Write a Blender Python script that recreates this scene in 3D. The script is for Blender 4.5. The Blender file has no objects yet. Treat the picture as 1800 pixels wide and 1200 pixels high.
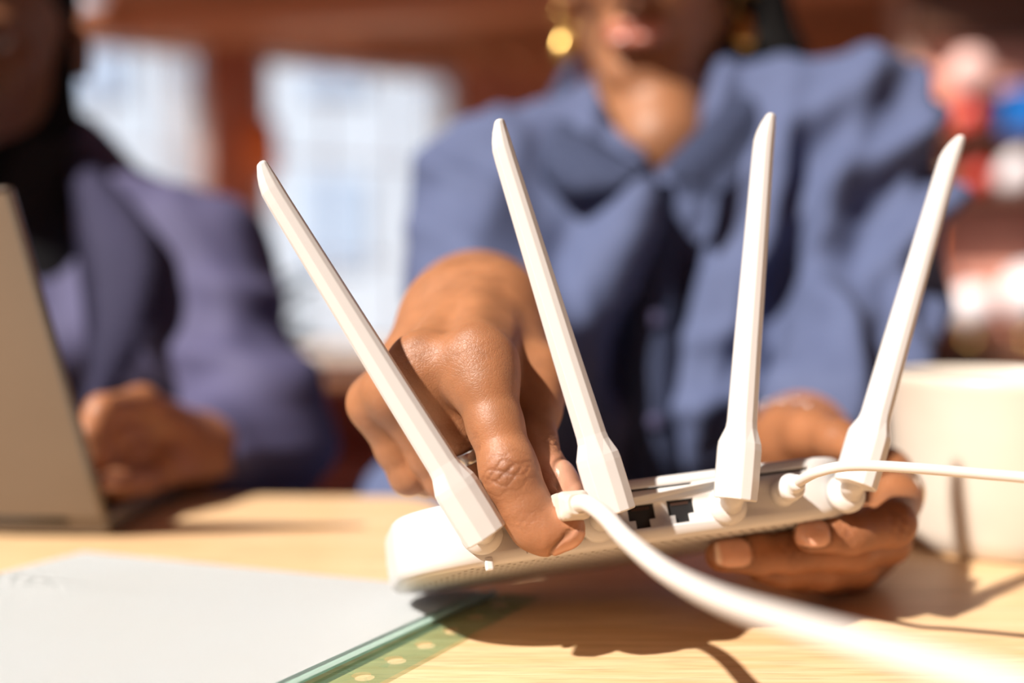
import bpy, bmesh, math, random
import numpy as np
from mathutils import Vector, Matrix
random.seed(7)
rng = np.random.RandomState(3)
SC = bpy.context.scene
COL = SC.collection
PI = math.pi

# ------------------------------------------------------------------ camera
F = 1750.0                      # focal length in pixels of the 1800 px frame (35 mm lens)
TABLE = 0.74
CAMZ = TABLE + 0.14
PITCH = math.atan(90 / F)
cd = bpy.data.cameras.new('camera')
cam = bpy.data.objects.new('camera', cd); COL.objects.link(cam)
cam.location = (0, 0, CAMZ); cam.rotation_euler = (PI / 2 - PITCH, 0, 0)
cd.lens = 35; cd.sensor_width = 36; cd.clip_start = 0.01; cd.clip_end = 200
cd.dof.use_dof = True; cd.dof.focus_distance = 0.362; cd.dof.aperture_fstop = 2.25
SC.camera = cam

# ------------------------------------------------------------------ light
SC.view_settings.view_transform = 'Standard'
SC.view_settings.look = 'None'
SC.view_settings.exposure = 0.0
SC.view_settings.gamma = 1.0
SC.view_settings.use_curve_mapping = False
wd = bpy.data.worlds.new('sky'); SC.world = wd; wd.use_nodes = True
bg = wd.node_tree.nodes['Background']
bg.inputs[0].default_value = (0.80, 0.88, 1.0, 1); bg.inputs[1].default_value = 0.66
SUN_TO = Vector((-0.78, -0.64, 1.0)).normalized()
sl = bpy.data.lights.new('sun', 'SUN'); so = bpy.data.objects.new('sun', sl); COL.objects.link(so)
so.location = (-2, -1.5, 4)
so.rotation_euler = SUN_TO.to_track_quat('Z', 'Y').to_euler()
sl.energy = 8.4; sl.angle = math.radians(1.5); sl.color = (1.0, 0.935, 0.85)

_fwd = Vector((0, math.cos(PITCH), -math.sin(PITCH)))
_up = Vector((0, math.sin(PITCH), math.cos(PITCH)))
def W(px, py, d):               # a point measured on the photograph at distance d
    return Vector((0, 0, CAMZ)) + _fwd * d + Vector(((px - 900) / F * d, 0, 0)) + _up * (-(py - 600) / F * d)
def T(px, py, z=TABLE):         # the same on the table top
    r = _fwd + Vector(((px - 900) / F, 0, 0)) + _up * (-(py - 600) / F)
    return Vector((0, 0, CAMZ)) + r * ((z - CAMZ) / r.z)
def A(v): return np.array(v, dtype=np.float64)

# ------------------------------------------------------------------ objects
def tag(o, label=None, cat=None, group=None, kind=None):
    if label: o['label'] = label
    if cat: o['category'] = cat
    if group: o['group'] = group
    if kind: o['kind'] = kind
    return o
def empty(name, loc=(0, 0, 0), rot=None):
    o = bpy.data.objects.new(name, None); COL.objects.link(o)
    o.location = loc
    if rot is not None: o.rotation_euler = rot
    o.empty_display_size = 0.02
    return o
def link(name, me, mat=None, parent=None, smooth=True):
    if mat is not None and not me.materials: me.materials.append(mat)
    if smooth:
        me.polygons.foreach_set('use_smooth', [True] * len(me.polygons))
    o = bpy.data.objects.new(name, me); COL.objects.link(o)
    if parent is not None: o.parent = parent
    return o
def from_bm(name, bm, mat, parent=None, smooth=False, offset=None):
    bmesh.ops.recalc_face_normals(bm, faces=bm.faces)
    if offset is not None: bmesh.ops.translate(bm, verts=bm.verts, vec=-Vector(offset))
    me = bpy.data.meshes.new(name); bm.to_mesh(me); bm.free()
    return link(name, me, mat, parent, smooth)
def box(bm, c, s, bev=0, M=None):
    r = bmesh.ops.create_cube(bm, size=1)
    vs = r['verts']
    bmesh.ops.scale(bm, verts=vs, vec=s)
    if bev:
        es = list({e for v in vs for e in v.link_edges})
        q = bmesh.ops.bevel(bm, geom=es, offset=bev, segments=2, affect='EDGES', profile=0.5)
        vs = list({v for f in q['faces'] for v in f.verts} | {v for v in vs if v.is_valid})
        vs = [v for v in vs if v.is_valid]
        vs2 = set(vs)
        for v in list(vs):
            for e in v.link_edges:
                vs2.add(e.other_vert(v))
        vs = list(vs2)
    bmesh.ops.translate(bm, verts=vs, vec=c)
    if M is not None: bmesh.ops.transform(bm, matrix=M, verts=vs)
    return vs
def loft(bm, rings, cap=True, closed=True):
    R = [[bm.verts.new(p) for p in r] for r in rings]
    n = len(R[0])
    for a, b in zip(R, R[1:]):
        for i in range(n if closed else n - 1):
            j = (i + 1) % n
            bm.faces.new((a[i], a[j], b[j], b[i]))
    if cap:
        bm.faces.new(R[0][::-1]); bm.faces.new(R[-1])
    return R
def lathe(bm, prof, n=48, M=None, cap=False):
    rings = []
    for r, z in prof:
        rings.append([Vector((r * math.cos(2 * PI * i / n), r * math.sin(2 * PI * i / n), z)) for i in range(n)])
    if M is not None: rings = [[M @ p for p in r] for r in rings]
    return loft(bm, rings, cap)
def frame_to(axis, up=Vector((0, 0, 1))):
    z = Vector(axis).normalized(); x = up.cross(z)
    if x.length < 1e-4: x = Vector((1, 0, 0))
    x.normalize(); y = z.cross(x)
    return Matrix((x, y, z)).transposed()
def catmull(pts, n=10):
    P = [Vector(p) for p in pts]
    P = [P[0] * 2 - P[1]] + P + [P[-1] * 2 - P[-2]]
    out = []
    for i in range(1, len(P) - 2):
        for k in range(n):
            t = k / n
            out.append(0.5 * ((2 * P[i]) + (P[i + 1] - P[i - 1]) * t + (2 * P[i - 1] - 5 * P[i] + 4 * P[i + 1] - P[i + 2]) * t * t
                              + (3 * P[i] - P[i - 1] - 3 * P[i + 1] + P[i + 2]) * t ** 3))
    out.append(P[-2])
    return out
def tube(bm, pts, r, n=16):
    rings = []; up = Vector((0, 0, 1))
    for i, p in enumerate(pts):
        t = (pts[min(i + 1, len(pts) - 1)] - pts[max(i - 1, 0)]).normalized()
        x = up.cross(t).normalized(); y = t.cross(x)
        rr = r[i] if hasattr(r, '__len__') else r
        rings.append([p + x * (rr * math.cos(2 * PI * k / n)) + y * (rr * math.sin(2 * PI * k / n)) for k in range(n)])
    return loft(bm, rings)
def torus(bm, c, axis, R, w, t, n=48, stretch=1.0, band=True):
    M = frame_to(axis); rings = []
    for i in range(n):
        a = 2 * PI * i / n; d = Vector((math.cos(a), math.sin(a) * stretch, 0))
        prof = [(R + t, -w / 2 * .8), (R + t * 1.15, 0), (R + t, w / 2 * .8), (R + t * .6, w / 2), (R, w / 2), (R, -w / 2), (R + t * .6, -w / 2)]
        rings.append([Vector(c) + M @ (d * q + Vector((0, 0, z))) for q, z in prof])
    rings.append(rings[0])
    R_ = [[bm.verts.new(p) for p in r] for r in rings[:-1]]
    m = len(R_[0])
    for i in range(n):
        a, b = R_[i], R_[(i + 1) % n]
        for k in range(m): bm.faces.new((a[k], a[(k + 1) % m], b[(k + 1) % m], b[k]))

# ------------------------------------------------------------------ materials
def mat(name, col, rough=0.5, metal=0.0, spec=0.5, noise=None, bump=None, sss=0, coat=0):
    m = bpy.data.materials.new(name); m.use_nodes = True
    nt = m.node_tree; b = nt.nodes['Principled BSDF']
    b.inputs['Base Color'].default_value = (*col, 1)
    b.inputs['Roughness'].default_value = rough; b.inputs['Metallic'].default_value = metal
    b.inputs['Specular IOR Level'].default_value = spec
    if coat: b.inputs['Coat Weight'].default_value = coat
    if sss:
        b.inputs['Subsurface Weight'].default_value = sss
        b.inputs['Subsurface Radius'].default_value = (0.006, 0.003, 0.0015)
        b.inputs['Subsurface Scale'].default_value = 0.5
    tc = nt.nodes.new('ShaderNodeTexCoord')
    if noise:
        sc, amt, col2 = noise
        n = nt.nodes.new('ShaderNodeTexNoise'); n.inputs['Scale'].default_value = sc; n.inputs['Detail'].default_value = 4
        nt.links.new(tc.outputs['Object'], n.inputs['Vector'])
        mx = nt.nodes.new('ShaderNodeMix'); mx.data_type = 'RGBA'
        mx.inputs[6].default_value = (*col, 1); mx.inputs[7].default_value = (*col2, 1)
        mr = nt.nodes.new('ShaderNodeMapRange'); mr.inputs[1].default_value = 0.35; mr.inputs[2].default_value = 0.65; mr.inputs[4].default_value = amt
        nt.links.new(n.outputs['Fac'], mr.inputs[0]); nt.links.new(mr.outputs[0], mx.inputs[0])
        nt.links.new(mx.outputs[2], b.inputs['Base Color'])
    if bump:
        sc, st, dist = bump
        n = nt.nodes.new('ShaderNodeTexNoise'); n.inputs['Scale'].default_value = sc; n.inputs['Detail'].default_value = 3
        nt.links.new(tc.outputs['Object'], n.inputs['Vector'])
        bp = nt.nodes.new('ShaderNodeBump'); bp.inputs['Strength'].default_value = st; bp.inputs['Distance'].default_value = dist
        nt.links.new(n.outputs['Fac'], bp.inputs['Height']); nt.links.new(bp.outputs[0], b.inputs['Normal'])
    return m

def skin_mat(name, fine=True):
    m = bpy.data.materials.new(name); m.use_nodes = True
    nt = m.node_tree; b = nt.nodes['Principled BSDF']; L = nt.links.new
    at = nt.nodes.new('ShaderNodeAttribute'); at.attribute_name = 'tone'
    tc = nt.nodes.new('ShaderNodeTexCoord')
    n = nt.nodes.new('ShaderNodeTexNoise'); n.inputs['Scale'].default_value = 90; n.inputs['Detail'].default_value = 6
    L(tc.outputs['Object'], n.inputs['Vector'])
    mr = nt.nodes.new('ShaderNodeMapRange'); mr.inputs[1].default_value = .3; mr.inputs[2].default_value = .7
    mr.inputs[3].default_value = 0.86; mr.inputs[4].default_value = 1.12
    L(n.outputs['Fac'], mr.inputs[0])
    mul = nt.nodes.new('ShaderNodeVectorMath'); mul.operation = 'SCALE'
    L(at.outputs['Color'], mul.inputs[0]); L(mr.outputs[0], mul.inputs['Scale'])
    L(mul.outputs[0], b.inputs['Base Color'])
    b.inputs['Roughness'].default_value = 0.42
    L(at.outputs['Alpha'], b.inputs['Roughness'])
    b.inputs['Specular IOR Level'].default_value = 0.45
    b.inputs['Subsurface Weight'].default_value = 0.25
    b.inputs['Subsurface Radius'].default_value = (0.006, 0.0025, 0.0012)
    b.inputs['Subsurface Scale'].default_value = 0.4
    if fine:
        # the net of fine skin lines
        w = nt.nodes.new('ShaderNodeTexNoise'); w.inputs['Scale'].default_value = 300; w.inputs['Detail'].default_value = 2
        L(tc.outputs['Object'], w.inputs['Vector'])
        sc = nt.nodes.new('ShaderNodeVectorMath'); sc.operation = 'SCALE'; sc.inputs['Scale'].default_value = 0.0022
        L(w.outputs['Color'], sc.inputs[0])
        ad = nt.nodes.new('ShaderNodeVectorMath'); L(tc.outputs['Object'], ad.inputs[0]); L(sc.outputs[0], ad.inputs[1])
        hs = []
        for s_, a_ in ((620, 1.0), (1150, 0.55)):
            v = nt.nodes.new('ShaderNodeTexVoronoi'); v.feature = 'DISTANCE_TO_EDGE'; v.inputs['Scale'].default_value = s_
            L(ad.outputs[0], v.inputs['Vector'])
            r = nt.nodes.new('ShaderNodeMapRange'); r.inputs[1].default_value = 0; r.inputs[2].default_value = .14
            r.inputs[3].default_value = 0; r.inputs[4].default_value = a_
            L(v.outputs['Distance'], r.inputs[0]); hs.append(r)
        s = nt.nodes.new('ShaderNodeMath'); L(hs[0].outputs[0], s.inputs[0]); L(hs[1].outputs[0], s.inputs[1])
        cr = nt.nodes.new('ShaderNodeAttribute'); cr.attribute_name = 'lines'
        mm = nt.nodes.new('ShaderNodeMath'); mm.operation = 'MULTIPLY'; L(s.outputs[0], mm.inputs[0]); L(cr.outputs['Fac'], mm.inputs[1])
        bp = nt.nodes.new('ShaderNodeBump'); bp.inputs['Strength'].default_value = 0.5; bp.inputs['Distance'].default_value = 0.00011
        L(mm.outputs[0], bp.inputs['Height']); L(bp.outputs[0], b.inputs['Normal'])
    return m

def wood_mat(name, c1, c2, scale=1.0, rough=0.45, axis='X', gs=1.0):
    m = bpy.data.materials.new(name); m.use_nodes = True
    nt = m.node_tree; b = nt.nodes['Principled BSDF']; L = nt.links.new
    tc = nt.nodes.new('ShaderNodeTexCoord'); mp = nt.nodes.new('ShaderNodeMapping')
    s = {'X': (1.2, 26, 26), 'Y': (26, 1.2, 26)}[axis]
    mp.inputs['Scale'].default_value = tuple(q * scale for q in s)
    mp.inputs['Rotation'].default_value = (0, 0, 0.06)
    L(tc.outputs['Object'], mp.inputs['Vector'])
    n = nt.nodes.new('ShaderNodeTexNoise'); n.inputs['Scale'].default_value = 2.2; n.inputs['Detail'].default_value = 8
    n.inputs['Roughness'].default_value = .62; n.inputs['Distortion'].default_value = 1.1
    L(mp.outputs[0], n.inputs['Vector'])
    n2 = nt.nodes.new('ShaderNodeTexNoise'); n2.inputs['Scale'].default_value = 16; n2.inputs['Detail'].default_value = 4
    L(mp.outputs[0], n2.inputs['Vector'])
    cr = nt.nodes.new('ShaderNodeValToRGB')
    cr.color_ramp.elements[0].position = .36; cr.color_ramp.elements[0].color = (*c2, 1)
    cr.color_ramp.elements[1].position = .62; cr.color_ramp.elements[1].color = (*c1, 1)
    L(n.outputs['Fac'], cr.inputs[0])
    mr = nt.nodes.new('ShaderNodeMapRange'); mr.inputs[1].default_value = .35; mr.inputs[2].default_value = .5
    mr.inputs[3].default_value = 1 - .2 * gs; mr.inputs[4].default_value = 1
    L(n2.outputs['Fac'], mr.inputs[0])
    v = nt.nodes.new('ShaderNodeVectorMath'); v.operation = 'SCALE'; L(cr.outputs[0], v.inputs[0]); L(mr.outputs[0], v.inputs['Scale'])
    L(v.outputs[0], b.inputs['Base Color']); b.inputs['Roughness'].default_value = rough
    bp = nt.nodes.new('ShaderNodeBump'); bp.inputs['Strength'].default_value = .25; bp.inputs['Distance'].default_value = .0004
    L(n2.outputs['Fac'], bp.inputs['Height']); L(bp.outputs[0], b.inputs['Normal'])
    return m
def glass_mat(name, col=(0.95, 0.97, 1), alpha=0.2):
    m = bpy.data.materials.new(name); m.use_nodes = True
    nt = m.node_tree; L = nt.links.new; out = nt.nodes['Material Output']
    tr = nt.nodes.new('ShaderNodeBsdfTransparent'); tr.inputs[0].default_value = (*col, 1)
    gl = nt.nodes.new('ShaderNodeBsdfGlossy'); gl.inputs['Roughness'].default_value = .05
    fr = nt.nodes.new('ShaderNodeFresnel'); fr.inputs[0].default_value = 1.45
    mx = nt.nodes.new('ShaderNodeMixShader'); L(fr.outputs[0], mx.inputs[0]); L(tr.outputs[0], mx.inputs[1]); L(gl.outputs[0], mx.inputs[2])
    L(mx.outputs[0], out.inputs['Surface'])
    return m

M_table = wood_mat('oak', (0.78, 0.54, 0.32), (0.66, 0.41, 0.20), scale=2.2, rough=.42)
M_white = mat('white plastic', (0.62, 0.595, 0.575), .36, sss=0.0, bump=(2500, .05, .0001))
M_cable = mat('white cable', (0.64, 0.60, 0.56), .38)
M_black = mat('black plastic', (0.006, 0.006, 0.007), .6)
M_copper = mat('contacts', (0.10, 0.05, 0.035), .5, .3)
M_print = mat('grey print', (0.40, 0.36, 0.33), .6)
M_clear = mat('cloudy plug plastic', (0.60, 0.54, 0.47), .3, sss=0.1)
M_silver = mat('silver', (0.72, 0.70, 0.68), .22, 1.0)
M_gold = mat('gold', (0.75, 0.50, 0.16), .28, 1.0)
M_skin = skin_mat('brown skin')
M_skin2 = skin_mat('dark brown skin', fine=False)
M_denim = mat('navy cotton', (0.070, 0.090, 0.180), .85, noise=(60, .5, (0.084, 0.108, 0.205)), bump=(900, .35, .0006))
M_jacket = mat('navy jacket wool', (0.064, 0.059, 0.132), .8, noise=(30, .5, (0.078, 0.072, 0.155)), bump=(900, .3, .0006))
M_tshirt = mat('black jersey', (0.008, 0.008, 0.01), .9)
M_trouser = mat('charcoal trousers', (0.03, 0.033, 0.042), .9)
M_hair = mat('black hair', (0.004, 0.0032, 0.003), .75, spec=.15, bump=(350, .6, .002))
M_paper = mat('paper', (0.84, 0.86, 0.88), .7, noise=(14, .15, (0.84, 0.82, 0.78)))
M_ceram = mat('cream ceramic', (0.66, 0.585, 0.50), .32, noise=(14, .45, (0.56, 0.45, 0.35)))
M_lap = mat('grey laptop shell', (0.165, 0.135, 0.11), .30, .85)
M_key = mat('laptop keys', (0.015, 0.015, 0.015), .6)
M_screen = mat('dark screen', (0.01, 0.01, 0.012), .1)
M_brick = mat('brick', (0.52, 0.17, 0.10), .9, noise=(3, .8, (0.70, 0.30, 0.20)), bump=(60, .5, .004))
M_brick2 = mat('pale red brick', (0.80, 0.34, 0.24), .9, noise=(3, .8, (0.88, 0.50, 0.40)), bump=(60, .5, .004))
M_mortar = mat('mortar', (0.62, 0.42, 0.35), .95, noise=(8, .6, (0.33, 0.18, 0.13)))
M_plank = wood_mat('ceiling plank wood', (0.50, 0.20, 0.095), (0.34, 0.125, 0.055), scale=.3, rough=.6)
M_beam = wood_mat('beam wood', (0.70, 0.30, 0.155), (0.55, 0.22, 0.105), scale=.3, rough=.6)
M_darkwood = wood_mat('dark wood', (0.16, 0.07, 0.04), (0.10, 0.04, 0.02), scale=.4, rough=.6)
M_frame = mat('window frame', (0.85, 0.87, 0.90), .5)
M_curtain = mat('white curtain', (0.85, 0.80, 0.77), .9)
M_glass = glass_mat('window glass')
M_sill = mat('pale wood sill', (0.80, 0.52, 0.32), .5)
_cb = M_curtain.node_tree; _t = _cb.nodes.new('ShaderNodeBsdfTranslucent'); _t.inputs[0].default_value = (0.9, 0.86, 0.84, 1)
_mx = _cb.nodes.new('ShaderNodeMixShader'); _mx.inputs[0].default_value = .85
_tp = _cb.nodes.new('ShaderNodeBsdfTransparent'); _m2 = _cb.nodes.new('ShaderNodeMixShader'); _m2.inputs[0].default_value = .45
_cb.links.new(_cb.nodes['Principled BSDF'].outputs[0], _mx.inputs[1]); _cb.links.new(_t.outputs[0], _mx.inputs[2]); _cb.links.new(_mx.outputs[0], _m2.inputs[1]); _cb.links.new(_tp.outputs[0], _m2.inputs[2]); _cb.links.new(_m2.outputs[0], _cb.nodes['Material Output'].inputs['Surface'])
M_facade = mat('pale facade', (0.47, 0.54, 0.62), .9)
M_facwin = mat('facade window', (0.36, 0.46, 0.60), .5)
M_redseat = mat('red upholstery', (0.30, 0.075, 0.045), .6)
M_concrete = mat('floor tile', (0.62, 0.46, 0.34), .7, noise=(2, .5, (0.55, 0.38, 0.27)))

def sleeve_mat():
    m = bpy.data.materials.new('mint plastic film'); m.use_nodes = True
    nt = m.node_tree; L = nt.links.new; out = nt.nodes['Material Output']
    tr = nt.nodes.new('ShaderNodeBsdfTransparent'); tr.inputs[0].default_value = (0.74, 0.84, 0.76, 1)
    pb = nt.nodes['Principled BSDF']; pb.inputs['Base Color'].default_value = (0.45, 0.80, 0.70, 1); pb.inputs['Roughness'].default_value = .2
    mx = nt.nodes.new('ShaderNodeMixShader'); mx.inputs[0].default_value = .10
    L(tr.outputs[0], mx.inputs[1]); L(pb.outputs[0], mx.inputs[2]); L(mx.outputs[0], out.inputs['Surface'])
    return m
M_film = sleeve_mat()
M_mint = mat('mint plastic edge', (0.62, 0.80, 0.73), .3)

# ------------------------------------------------------------------ implicit surfaces
def axis_pts(*segs):
    out = []
    for a, b, h in segs:
        n = max(2, int(round((b - a) / h)))
        out += list(a + (b - a) * np.arange(n) / n)
    out.append(segs[-1][1])
    return np.array(out, dtype=np.float32)
def smin(a, b, k):
    if k <= 0: return np.minimum(a, b)
    h = np.maximum(k - np.abs(a - b), 0) / k
    return np.minimum(a, b) - h * h * k * .25
class Field:
    BIG = 0.2
    def __init__(s, xs, ys, zs, val=None):
        s.x, s.y, s.z = xs, ys, zs
        s.v = np.full((len(xs), len(ys), len(zs)), s.BIG, np.float32) if val is None else val
    def new(s): return Field(s.x, s.y, s.z)
    def _win(s, lo, hi):
        sl = []
        for ax, l, h in zip((s.x, s.y, s.z), lo, hi):
            i0 = max(0, np.searchsorted(ax, l) - 2); i1 = min(len(ax), np.searchsorted(ax, h) + 2)
            if i1 <= i0: return None
            sl.append(slice(i0, i1))
        return tuple(sl)
    def _apply(s, w, d, k, mode):
        cur = s.v[w]
        if mode == 'add': s.v[w] = smin(cur, d, k)
        else: s.v[w] = -smin(-cur, d, k)
    def _grid(s, w):
        return (s.x[w[0]][:, None, None], s.y[w[1]][None, :, None], s.z[w[2]][None, None, :])
    def cone(s, a, b, ra, rb, k=.004, flat=None, mode='add'):
        a, b = A(a), A(b); m = max(ra, rb) + k + .003
        w = s._win(np.minimum(a, b) - m, np.maximum(a, b) + m)
        if w is None: return
        X, Y, Z = s._grid(w)
        ba = b - a; L2 = float(ba @ ba) + 1e-12
        px, py, pz = X - a[0], Y - a[1], Z - a[2]
        h = np.clip((px * ba[0] + py * ba[1] + pz * ba[2]) / L2, 0, 1)
        qx, qy, qz = px - h * ba[0], py - h * ba[1], pz - h * ba[2]
        q2 = qx * qx + qy * qy + qz * qz
        if flat is not None:
            n, f = A(flat[0]), flat[1]; n = n / np.linalg.norm(n)
            dn = qx * n[0] + qy * n[1] + qz * n[2]
            q2 = q2 + dn * dn * (f * f - 1)
        s._apply(w, (np.sqrt(q2) - (ra + (rb - ra) * h)).astype(np.float32), k, mode)
    def ell(s, c, r, R=None, k=.004, mode='add'):
        c = A(c); r = A(r); m = r.max() + k + .003
        w = s._win(c - m, c + m)
        if w is None: return
        X, Y, Z = s._grid(w)
        p = (X - c[0], Y - c[1], Z - c[2])
        if R is None: R = np.eye(3)
        R = A(R); q = [p[0] * R[0, i] + p[1] * R[1, i] + p[2] * R[2, i] for i in range(3)]
        k0 = np.sqrt(sum((q[i] / r[i]) ** 2 for i in range(3))) + 1e-9
        k1 = np.sqrt(sum((q[i] / r[i] ** 2) ** 2 for i in range(3))) + 1e-9
        s._apply(w, (k0 * (k0 - 1) / k1).astype(np.float32), k, mode)
    def chain(s, pts, k=.004, flat=None):
        for (a, ra), (b, rb) in zip(pts, pts[1:]): s.cone(a, b, ra, rb, k, flat)
    def merge(s, o, k): s.v = smin(s.v, o.v, k)
    def mesh(s):
        f = s.v; g = f < 0
        c = np.zeros(tuple(n - 1 for n in f.shape), np.uint8)
        for i in (0, 1):
            for j in (0, 1):
                for k in (0, 1):
                    c += g[i:g.shape[0] - 1 + i, j:g.shape[1] - 1 + j, k:g.shape[2] - 1 + k]
        act = (c > 0) & (c < 8)
        idx = np.argwhere(act); n = len(idx)
        vid = np.full(act.shape, -1, np.int32); vid[act] = np.arange(n)
        cv = {}
        for i in (0, 1):
            for j in (0, 1):
                for k in (0, 1): cv[i, j, k] = f[idx[:, 0] + i, idx[:, 1] + j, idx[:, 2] + k]
        acc = np.zeros((n, 3)); cnt = np.zeros(n)
        for p in cv:
            for ax in range(3):
                if p[ax]: continue
                q = list(p); q[ax] = 1; q = tuple(q)
                a, b = cv[p], cv[q]; m = (a < 0) != (b < 0)
                t = np.where(m, a / np.where(m, a - b, 1), 0)
                pos = np.tile(np.array(p, float), (n, 1)); pos[:, ax] += t
                acc[m] += pos[m]; cnt[m] += 1
        loc = idx + acc / cnt[:, None]
        V = np.stack([np.interp(loc[:, i], np.arange(len(ax)), ax) for i, ax in enumerate((s.x, s.y, s.z))], 1)
        Q = []
        for ax in range(3):
            sh = [slice(None)] * 3; sh2 = [slice(None)] * 3
            sh[ax] = slice(0, -1); sh2[ax] = slice(1, None)
            a, b = g[tuple(sh)], g[tuple(sh2)]
            e = np.argwhere(a != b); u, v = (ax + 1) % 3, (ax + 2) % 3
            ok = (e[:, u] > 0) & (e[:, v] > 0) & (e[:, u] < act.shape[u]) & (e[:, v] < act.shape[v])
            e = e[ok]; ins = a[tuple(e.T)]
            def at(du, dv):
                q = e.copy(); q[:, u] += du; q[:, v] += dv
                return vid[tuple(q.T)]
            q = np.stack([at(-1, -1), at(0, -1), at(0, 0), at(-1, 0)], 1)
            q[~ins] = q[~ins][:, ::-1]
            Q.append(q)
        return V, np.concatenate(Q)
def vnormals(V, Q):
    n = np.cross(V[Q[:, 2]] - V[Q[:, 0]], V[Q[:, 3]] - V[Q[:, 1]])
    N = np.zeros_like(V)
    for i in range(4):
        for a in range(3): N[:, a] += np.bincount(Q[:, i], n[:, a], len(V))
    return N / (np.linalg.norm(N, axis=1, keepdims=True) + 1e-12)
def relax(V, Q, it=1, lam=.5):
    E = np.concatenate([Q[:, [0, 1]], Q[:, [1, 2]], Q[:, [2, 3]], Q[:, [3, 0]]])
    i = np.concatenate([E[:, 0], E[:, 1]]); j = np.concatenate([E[:, 1], E[:, 0]])
    c = np.bincount(i, minlength=len(V))[:, None]
    for _ in range(it):
        for l in (lam, -lam * 1.04):
            m = np.stack([np.bincount(i, V[j, a], len(V)) for a in range(3)], 1) / np.maximum(c, 1)
            V = V + (m - V) * l
    return V
def np_mesh(name, V, Q, offset=(0, 0, 0)):
    me = bpy.data.meshes.new(name); V = V - A(offset)
    me.vertices.add(len(V)); me.vertices.foreach_set('co', V.astype(np.float32).ravel())
    me.loops.add(Q.size); me.loops.foreach_set('vertex_index', Q.astype(np.int32).ravel())
    me.polygons.add(len(Q)); me.polygons.foreach_set('loop_start', np.arange(len(Q), dtype=np.int32) * 4)
    me.update(calc_edges=True); me.validate()
    return me
def put_attr(me, tone, lines=None):
    a = me.attributes.new('tone', 'FLOAT_COLOR', 'POINT'); a.data.foreach_set('color', tone.astype(np.float32).ravel())
    if lines is not None:
        a = me.attributes.new('lines', 'FLOAT', 'POINT'); a.data.foreach_set('value', lines.astype(np.float32).ravel())
def wav(V, dirs, seed):
    r = np.random.RandomState(seed); o = np.zeros(len(V))
    for d in dirs:
        o += d[3] * np.sin(V @ A(d[:3]) + r.rand() * 6.3 + 1.3 * np.sin(V @ (r.randn(3) * 8) + r.rand() * 6))
    return o
def gauss(V, c, r): return np.exp(-np.sum((V - A(c)) ** 2, 1) / (r * r))

# ================================================================== SETTING
fl = bmesh.new(); box(fl, (0, 5, -0.05), (16, 14, 0.1))
tag(from_bm('floor', fl, M_concrete), kind='structure')

# back wall with two tall windows, receding to the right
WA = Vector((-2.571, 6.0, 0)); WD = Vector((1.422, 0.70, 0)).normalized(); WN = Vector((WD.y, -WD.x, 0))
def wall_s(px):                 # distance along the wall that a column of the photo looks at
    k = (px - 900) / F
    return (k * WA.y - WA.x) / (WD.x - k * WD.y)
WM = Matrix((( WD.x, -WN.x, 0, WA.x), (WD.y, -WN.y, 0, WA.y), (0, 0, 1, 0), (0, 0, 0, 1)))  # local: x along, y into the wall
TOPW = 2.42; CEIL = 2.54; SILL = 0.36
s = [wall_s(p) for p in (-260, 100, 372, 466, 812, 1900)]
wb = bmesh.new()
for a, b, z0, z1 in ((s[0], s[1], 0, CEIL), (s[1], s[2], TOPW, CEIL), (s[1], s[2], 0, SILL), (s[2], s[3], 0, CEIL),
                     (s[3], s[4], TOPW, CEIL), (s[3], s[4], 0, SILL), (s[4], s[5], 0, CEIL)):
    box(wb, ((a + b) / 2, .14, (z0 + z1) / 2), (b - a, .24, z1 - z0), M=WM)
tag(from_bm('wall_back', wb, M_brick), kind='structure')
tb = bmesh.new(); box(tb, ((s[0] + s[5]) / 2, -.01, (TOPW + CEIL) / 2 + .01), (s[5] - s[0], .05, CEIL - TOPW), M=WM); tag(from_bm('trim_1', tb, M_beam), kind='structure')
def window(n, a, b):
    w = empty('window_%d' % n, WM @ Vector(((a + b) / 2, .12, SILL)), (0, 0, math.atan2(WD.y, WD.x)))
    tag(w, kind='structure')
    hw = (b - a) / 2; H = TOPW - SILL
    f = bmesh.new()
    for x in (-hw + .03, hw - .03): box(f, (x, 0, H / 2), (.06, .08, H))
    for z in (.03, H - .03): box(f, (0, 0, z), (2 * hw - .12, .08, .06))
    from_bm('window_frame', f, M_frame, w)
    for x in (-hw / 3, hw / 3):
        m = bmesh.new(); box(m, (x, 0, H / 2), (.016, .03, H - .12)); from_bm('mullion', m, M_frame, w)
    for z in (H * .36, H * .68):
        m = bmesh.new(); box(m, (0, 0, z), (2 * hw - .12, .026, .016)); from_bm('mullion', m, M_frame, w)
    g = bmesh.new(); box(g, (0, 0, H / 2), (2 * hw - .12, .006, H - .12)); from_bm('pane', g, M_glass, w)
    g = bmesh.new(); box(g, (0, -.24, -.03), (2 * hw, .42, .06)); from_bm('window_sill', g, M_sill, w)
window(1, s[1], s[2]); window(2, s[3], s[4])
def curtain(a, b, label):       # pleated cloth tied towards the pier, rounded upper corner
    V = []; n = 40; mrows = 24; bm = bmesh.new(); H = TOPW - SILL
    rows = []
    for j in range(mrows + 1):
        row = []
        for i in range(n + 1):
            u = i / n; x = a + (b - a) * u
            top = TOPW - .03 - .42 * u ** 2.2
            z = SILL + .02 + (top - SILL) * j / mrows
            row.append(bm.verts.new(WM @ Vector((x, -.05 + .025 * math.sin(u * 34), z))))
        rows.append(row)
    for j in range(mrows):
        for i in range(n): bm.faces.new((rows[j][i], rows[j][i + 1], rows[j + 1][i + 1], rows[j + 1][i]))
    return tag(from_bm('curtain', bm, M_curtain, smooth=True), label, 'curtain')
curtain(wall_s(298), wall_s(372), 'white curtain hanging beside the window behind the seated man')
curtain(wall_s(738), wall_s(812), 'white curtain on the big middle window by the blue shirt shoulder')

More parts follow.
